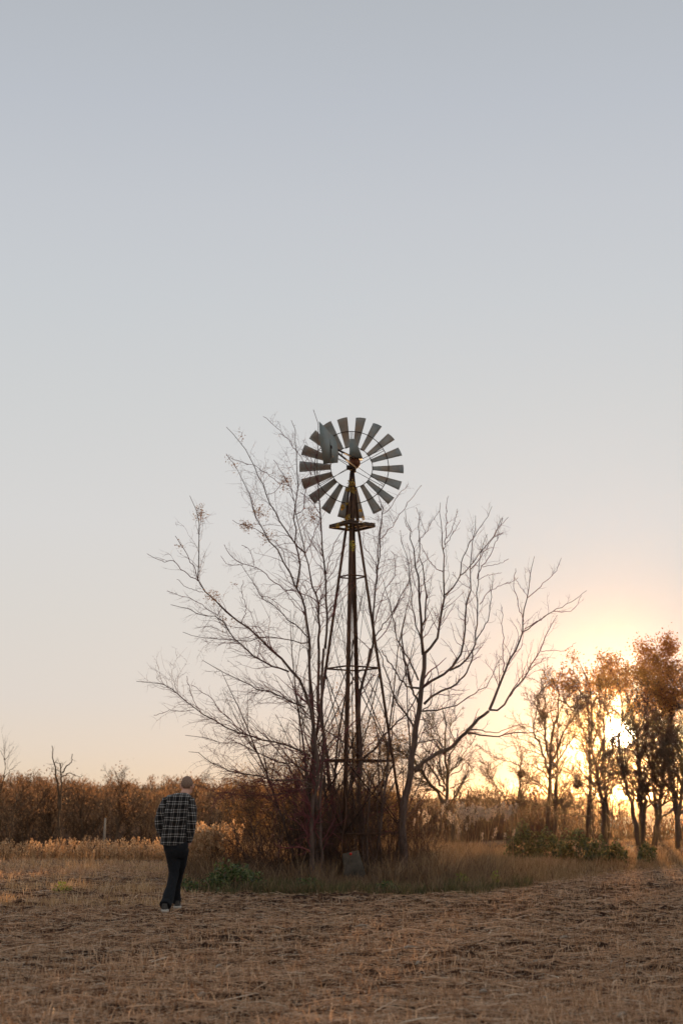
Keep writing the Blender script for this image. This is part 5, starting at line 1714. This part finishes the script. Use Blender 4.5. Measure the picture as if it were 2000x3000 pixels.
# body (skin) : head, ears, neck, trunk, arms with hands, legs
hand = []
for sx, wx_, wy_, wz_ in ((-1, -.215, .36, 1.0), (1, .165, .38, .98)):
    hand.append(limb_loft([(wx_, wy_, wz_), (wx_ - sx * .01, wy_ + .02, wz_ - .09)], [.028, .038, .036], 10))
    for f in range(4):
        fx = wx_ - sx * .01 + (f - 1.5) * .0; fy = wy_ - .015 + f * .021
        hand.append(limb_loft([(fx, fy, wz_ - .08), (fx - sx * .01, fy + .005, wz_ - .12), (fx - sx * .02, fy + .015, wz_ - .165 + abs(f - 1.4) * .012)], [.0095, .009, .0075], 8))
    hand.append(limb_loft([(wx_, wy_ + .05, wz_ - .04), (wx_ - sx * .01, wy_ + .085, wz_ - .07), (wx_ - sx * .015, wy_ + .09, wz_ - .105)], [.012, .011, .009], 8))
geos = [ell((HX, HY, HZ + .02), (.083, .102, .110)), ell((HX + .012, HY + .045, HZ - .05), (.064, .070, .080)),
        ell((HX + .01, HY + .105, HZ - .015), (.014, .022, .026)), ell((HX - .088, HY + .0, HZ - .012), (.014, .02, .036)), ell((HX + .088, HY + .0, HZ - .012), (.014, .02, .036)),
        ell((HX + .01, HY + .095, HZ - .06), (.026, .014, .008)), ell((HX + .01, HY + .085, HZ + .03), (.05, .02, .012)),
        limb_loft([(.045, .36, 1.47), (.07, .42, 1.56), (HX - .005, HY - .01, HZ - .06)], [.085, .066, .064]),
        loft([(-.02, .3, .88, .15, .10), (-.03, .3, 1.0, .14, .10), (-.03, .30, 1.2, .15, .11), (0, .32, 1.42, .17, .11), (.02, .34, 1.52, .12, .08)]),
        limb_loft([(-.15, .33, 1.47), (-.245, .285, 1.24), (-.205, .36, 1.0)], [.052, .042, .028]),
        limb_loft([(.165, .34, 1.46), (.205, .28, 1.22), (.16, .37, .98)], [.052, .042, .028]),
        limb_loft([(-.075, .30, .84), (-.035, .31, .62), (-.04, .28, .46), (-.085, .17, .26), (-.115, .05, .09)], [.075, .062, .05, .042, .036]),
        limb_loft([(.075, .32, .84), (.045, .42, .62), (.01, .52, .46), (-.03, .60, .26), (-.022, .66, .10)], [.075, .062, .05, .042, .036])] + hand
fuse('body', geos, 'skin', man, .010, 4)
for s in (-1, 1):
    G_ = Geo(); G_.add(*ell((HX + .01 + s * .03, HY + .098, HZ + .012), (.010, .007, .007))); G_.build('eye', 'eye', man, True)
# hair: short cap over crown and back of the head
hv, hf = ell((HX, HY - .003, HZ + .028), (.0865, .106, .112))
keep = []
for q in hf[0]:
    c = hv[q].mean(0)
    if c[2] > HZ - .002 + .75 * max(0, c[1] - HY) - (.022 if (abs(c[0] - HX) < .05 and c[1] < HY) else 0): keep.append(q)
hair = mesh_obj('hair', hv, [np.array(keep)], 'hair', man, True)
sol = hair.modifiers.new('s', 'SOLIDIFY'); sol.thickness = .006; sol.offset = -1
# shirt
sg = [loft([(-.045, .30, .90, .185, .125, .05), (-.043, .30, .94, .188, .128), (-.04, .30, 1.05, .182, .13), (-.035, .30, 1.2, .176, .132), (-.02, .31, 1.34, .184, .132),
            (.0, .325, 1.44, .200, .126), (.004, .335, 1.52, .204, .112), (.012, .35, 1.578, .168, .092), (.04, .37, 1.605, .085, .07)]),
      limb_loft([(-.13, .33, 1.52), (-.175, .32, 1.45), (-.19, .31, 1.38)], [.07, .066, .06]),
      limb_loft([(.145, .34, 1.52), (.175, .33, 1.45), (.19, .32, 1.38)], [.07, .066, .06])]
shirt = fuse('shirt', sg, 'plaid', man, .011, 5, .022)
fuse('sleeve', [limb_loft([(-.152, .33, 1.535), (-.206, .305, 1.40), (-.252, .275, 1.24), (-.240, .30, 1.12), (-.195, .36, 1.02)], [.062, .072, .064, .060, .050])], 'plaid_sleeve', shirt, .010, 4, .02)
fuse('sleeve', [limb_loft([(.165, .335, 1.53), (.198, .305, 1.40), (.204, .265, 1.24), (.192, .29, 1.10), (.155, .36, .94)], [.062, .076, .072, .066, .052])], 'plaid_sleeve', shirt, .010, 4, .02)
cg = [loft([(.035, .372, 1.555, .098, .085, -.1), (.045, .385, 1.58, .088, .078, -.1), (.052, .392, 1.61, .080, .072, -.15)])]
fuse('collar', cg, 'plaid', man, .008, 3)
# trousers
tg = [loft([(-.02, .31, .97, .165, .115), (-.01, .31, .88, .180, .128), (-.01, .31, .80, .165, .122), (-.01, .33, .72, .13, .12)]),
      limb_loft([(-.075, .30, .84), (-.035, .31, .62), (-.04, .28, .46), (-.070, .17, .26), (-.105, .06, .10), (-.112, .03, .085)], [.100, .090, .074, .068, .078, .086]),
      limb_loft([(.075, .32, .84), (.045, .42, .62), (.01, .52, .46), (-.03, .60, .26), (-.025, .66, .12), (-.022, .67, .09)], [.098, .086, .070, .062, .066, .070])]
fuse('jeans', tg, 'denim', man, .012, 5, .02)
# shoes
for (sx, sy, sz, pitch) in ((-.112, .0, .0, 0.0), (-.01, .66, .0, 0.0)):
    up_ = loft([(sx, sy + .03, sz + .024, .047, .125), (sx, sy + .03, sz + .05, .046, .122), (sx, sy + .01, sz + .08, .040, .095), (sx, sy - .02, sz + .12, .036, .06)], 18)
    sh = fuse('shoe', [up_], 'shoe', man, .008, 3)
    G_ = Geo(); G_.add(*loft([(sx, sy + .03, sz - .005, .048, .128), (sx, sy + .03, sz + .008, .053, .135), (sx, sy + .025, sz + .034, .054, .136), (sx, sy + .03, sz + .046, .049, .130)], 22))
    G_.build('sole', 'sole', sh, True)

# ------------------------------------------------------------------ air
haze = Geo(); x0, x1, y0, y1, z0_, z1_ = -960, 960, -70, 1560, -14.0, 11.3
haze.box(((x0 + x1) / 2, (y0 + y1) / 2, (z0_ + z1_) / 2), (x1 - x0, y1 - y0, z1_ - z0_))
hm, ht, ho = new_mat('haze')
pv = N(ht, 'ShaderNodeVolumePrincipled')
pv.inputs['Color'].default_value = (1.0, .78, .52, 1)  # orange tint also stands in for lens flare around the sun
pv.inputs['Density'].default_value = .00014
pv.inputs['Anisotropy'].default_value = .968
ht.links.new(pv.outputs[0], ho.inputs['Volume'])
hz = haze.build('haze', hm)
tag(hz, 'thin evening haze over the whole field tinted orange for sun flare', kind='stuff')
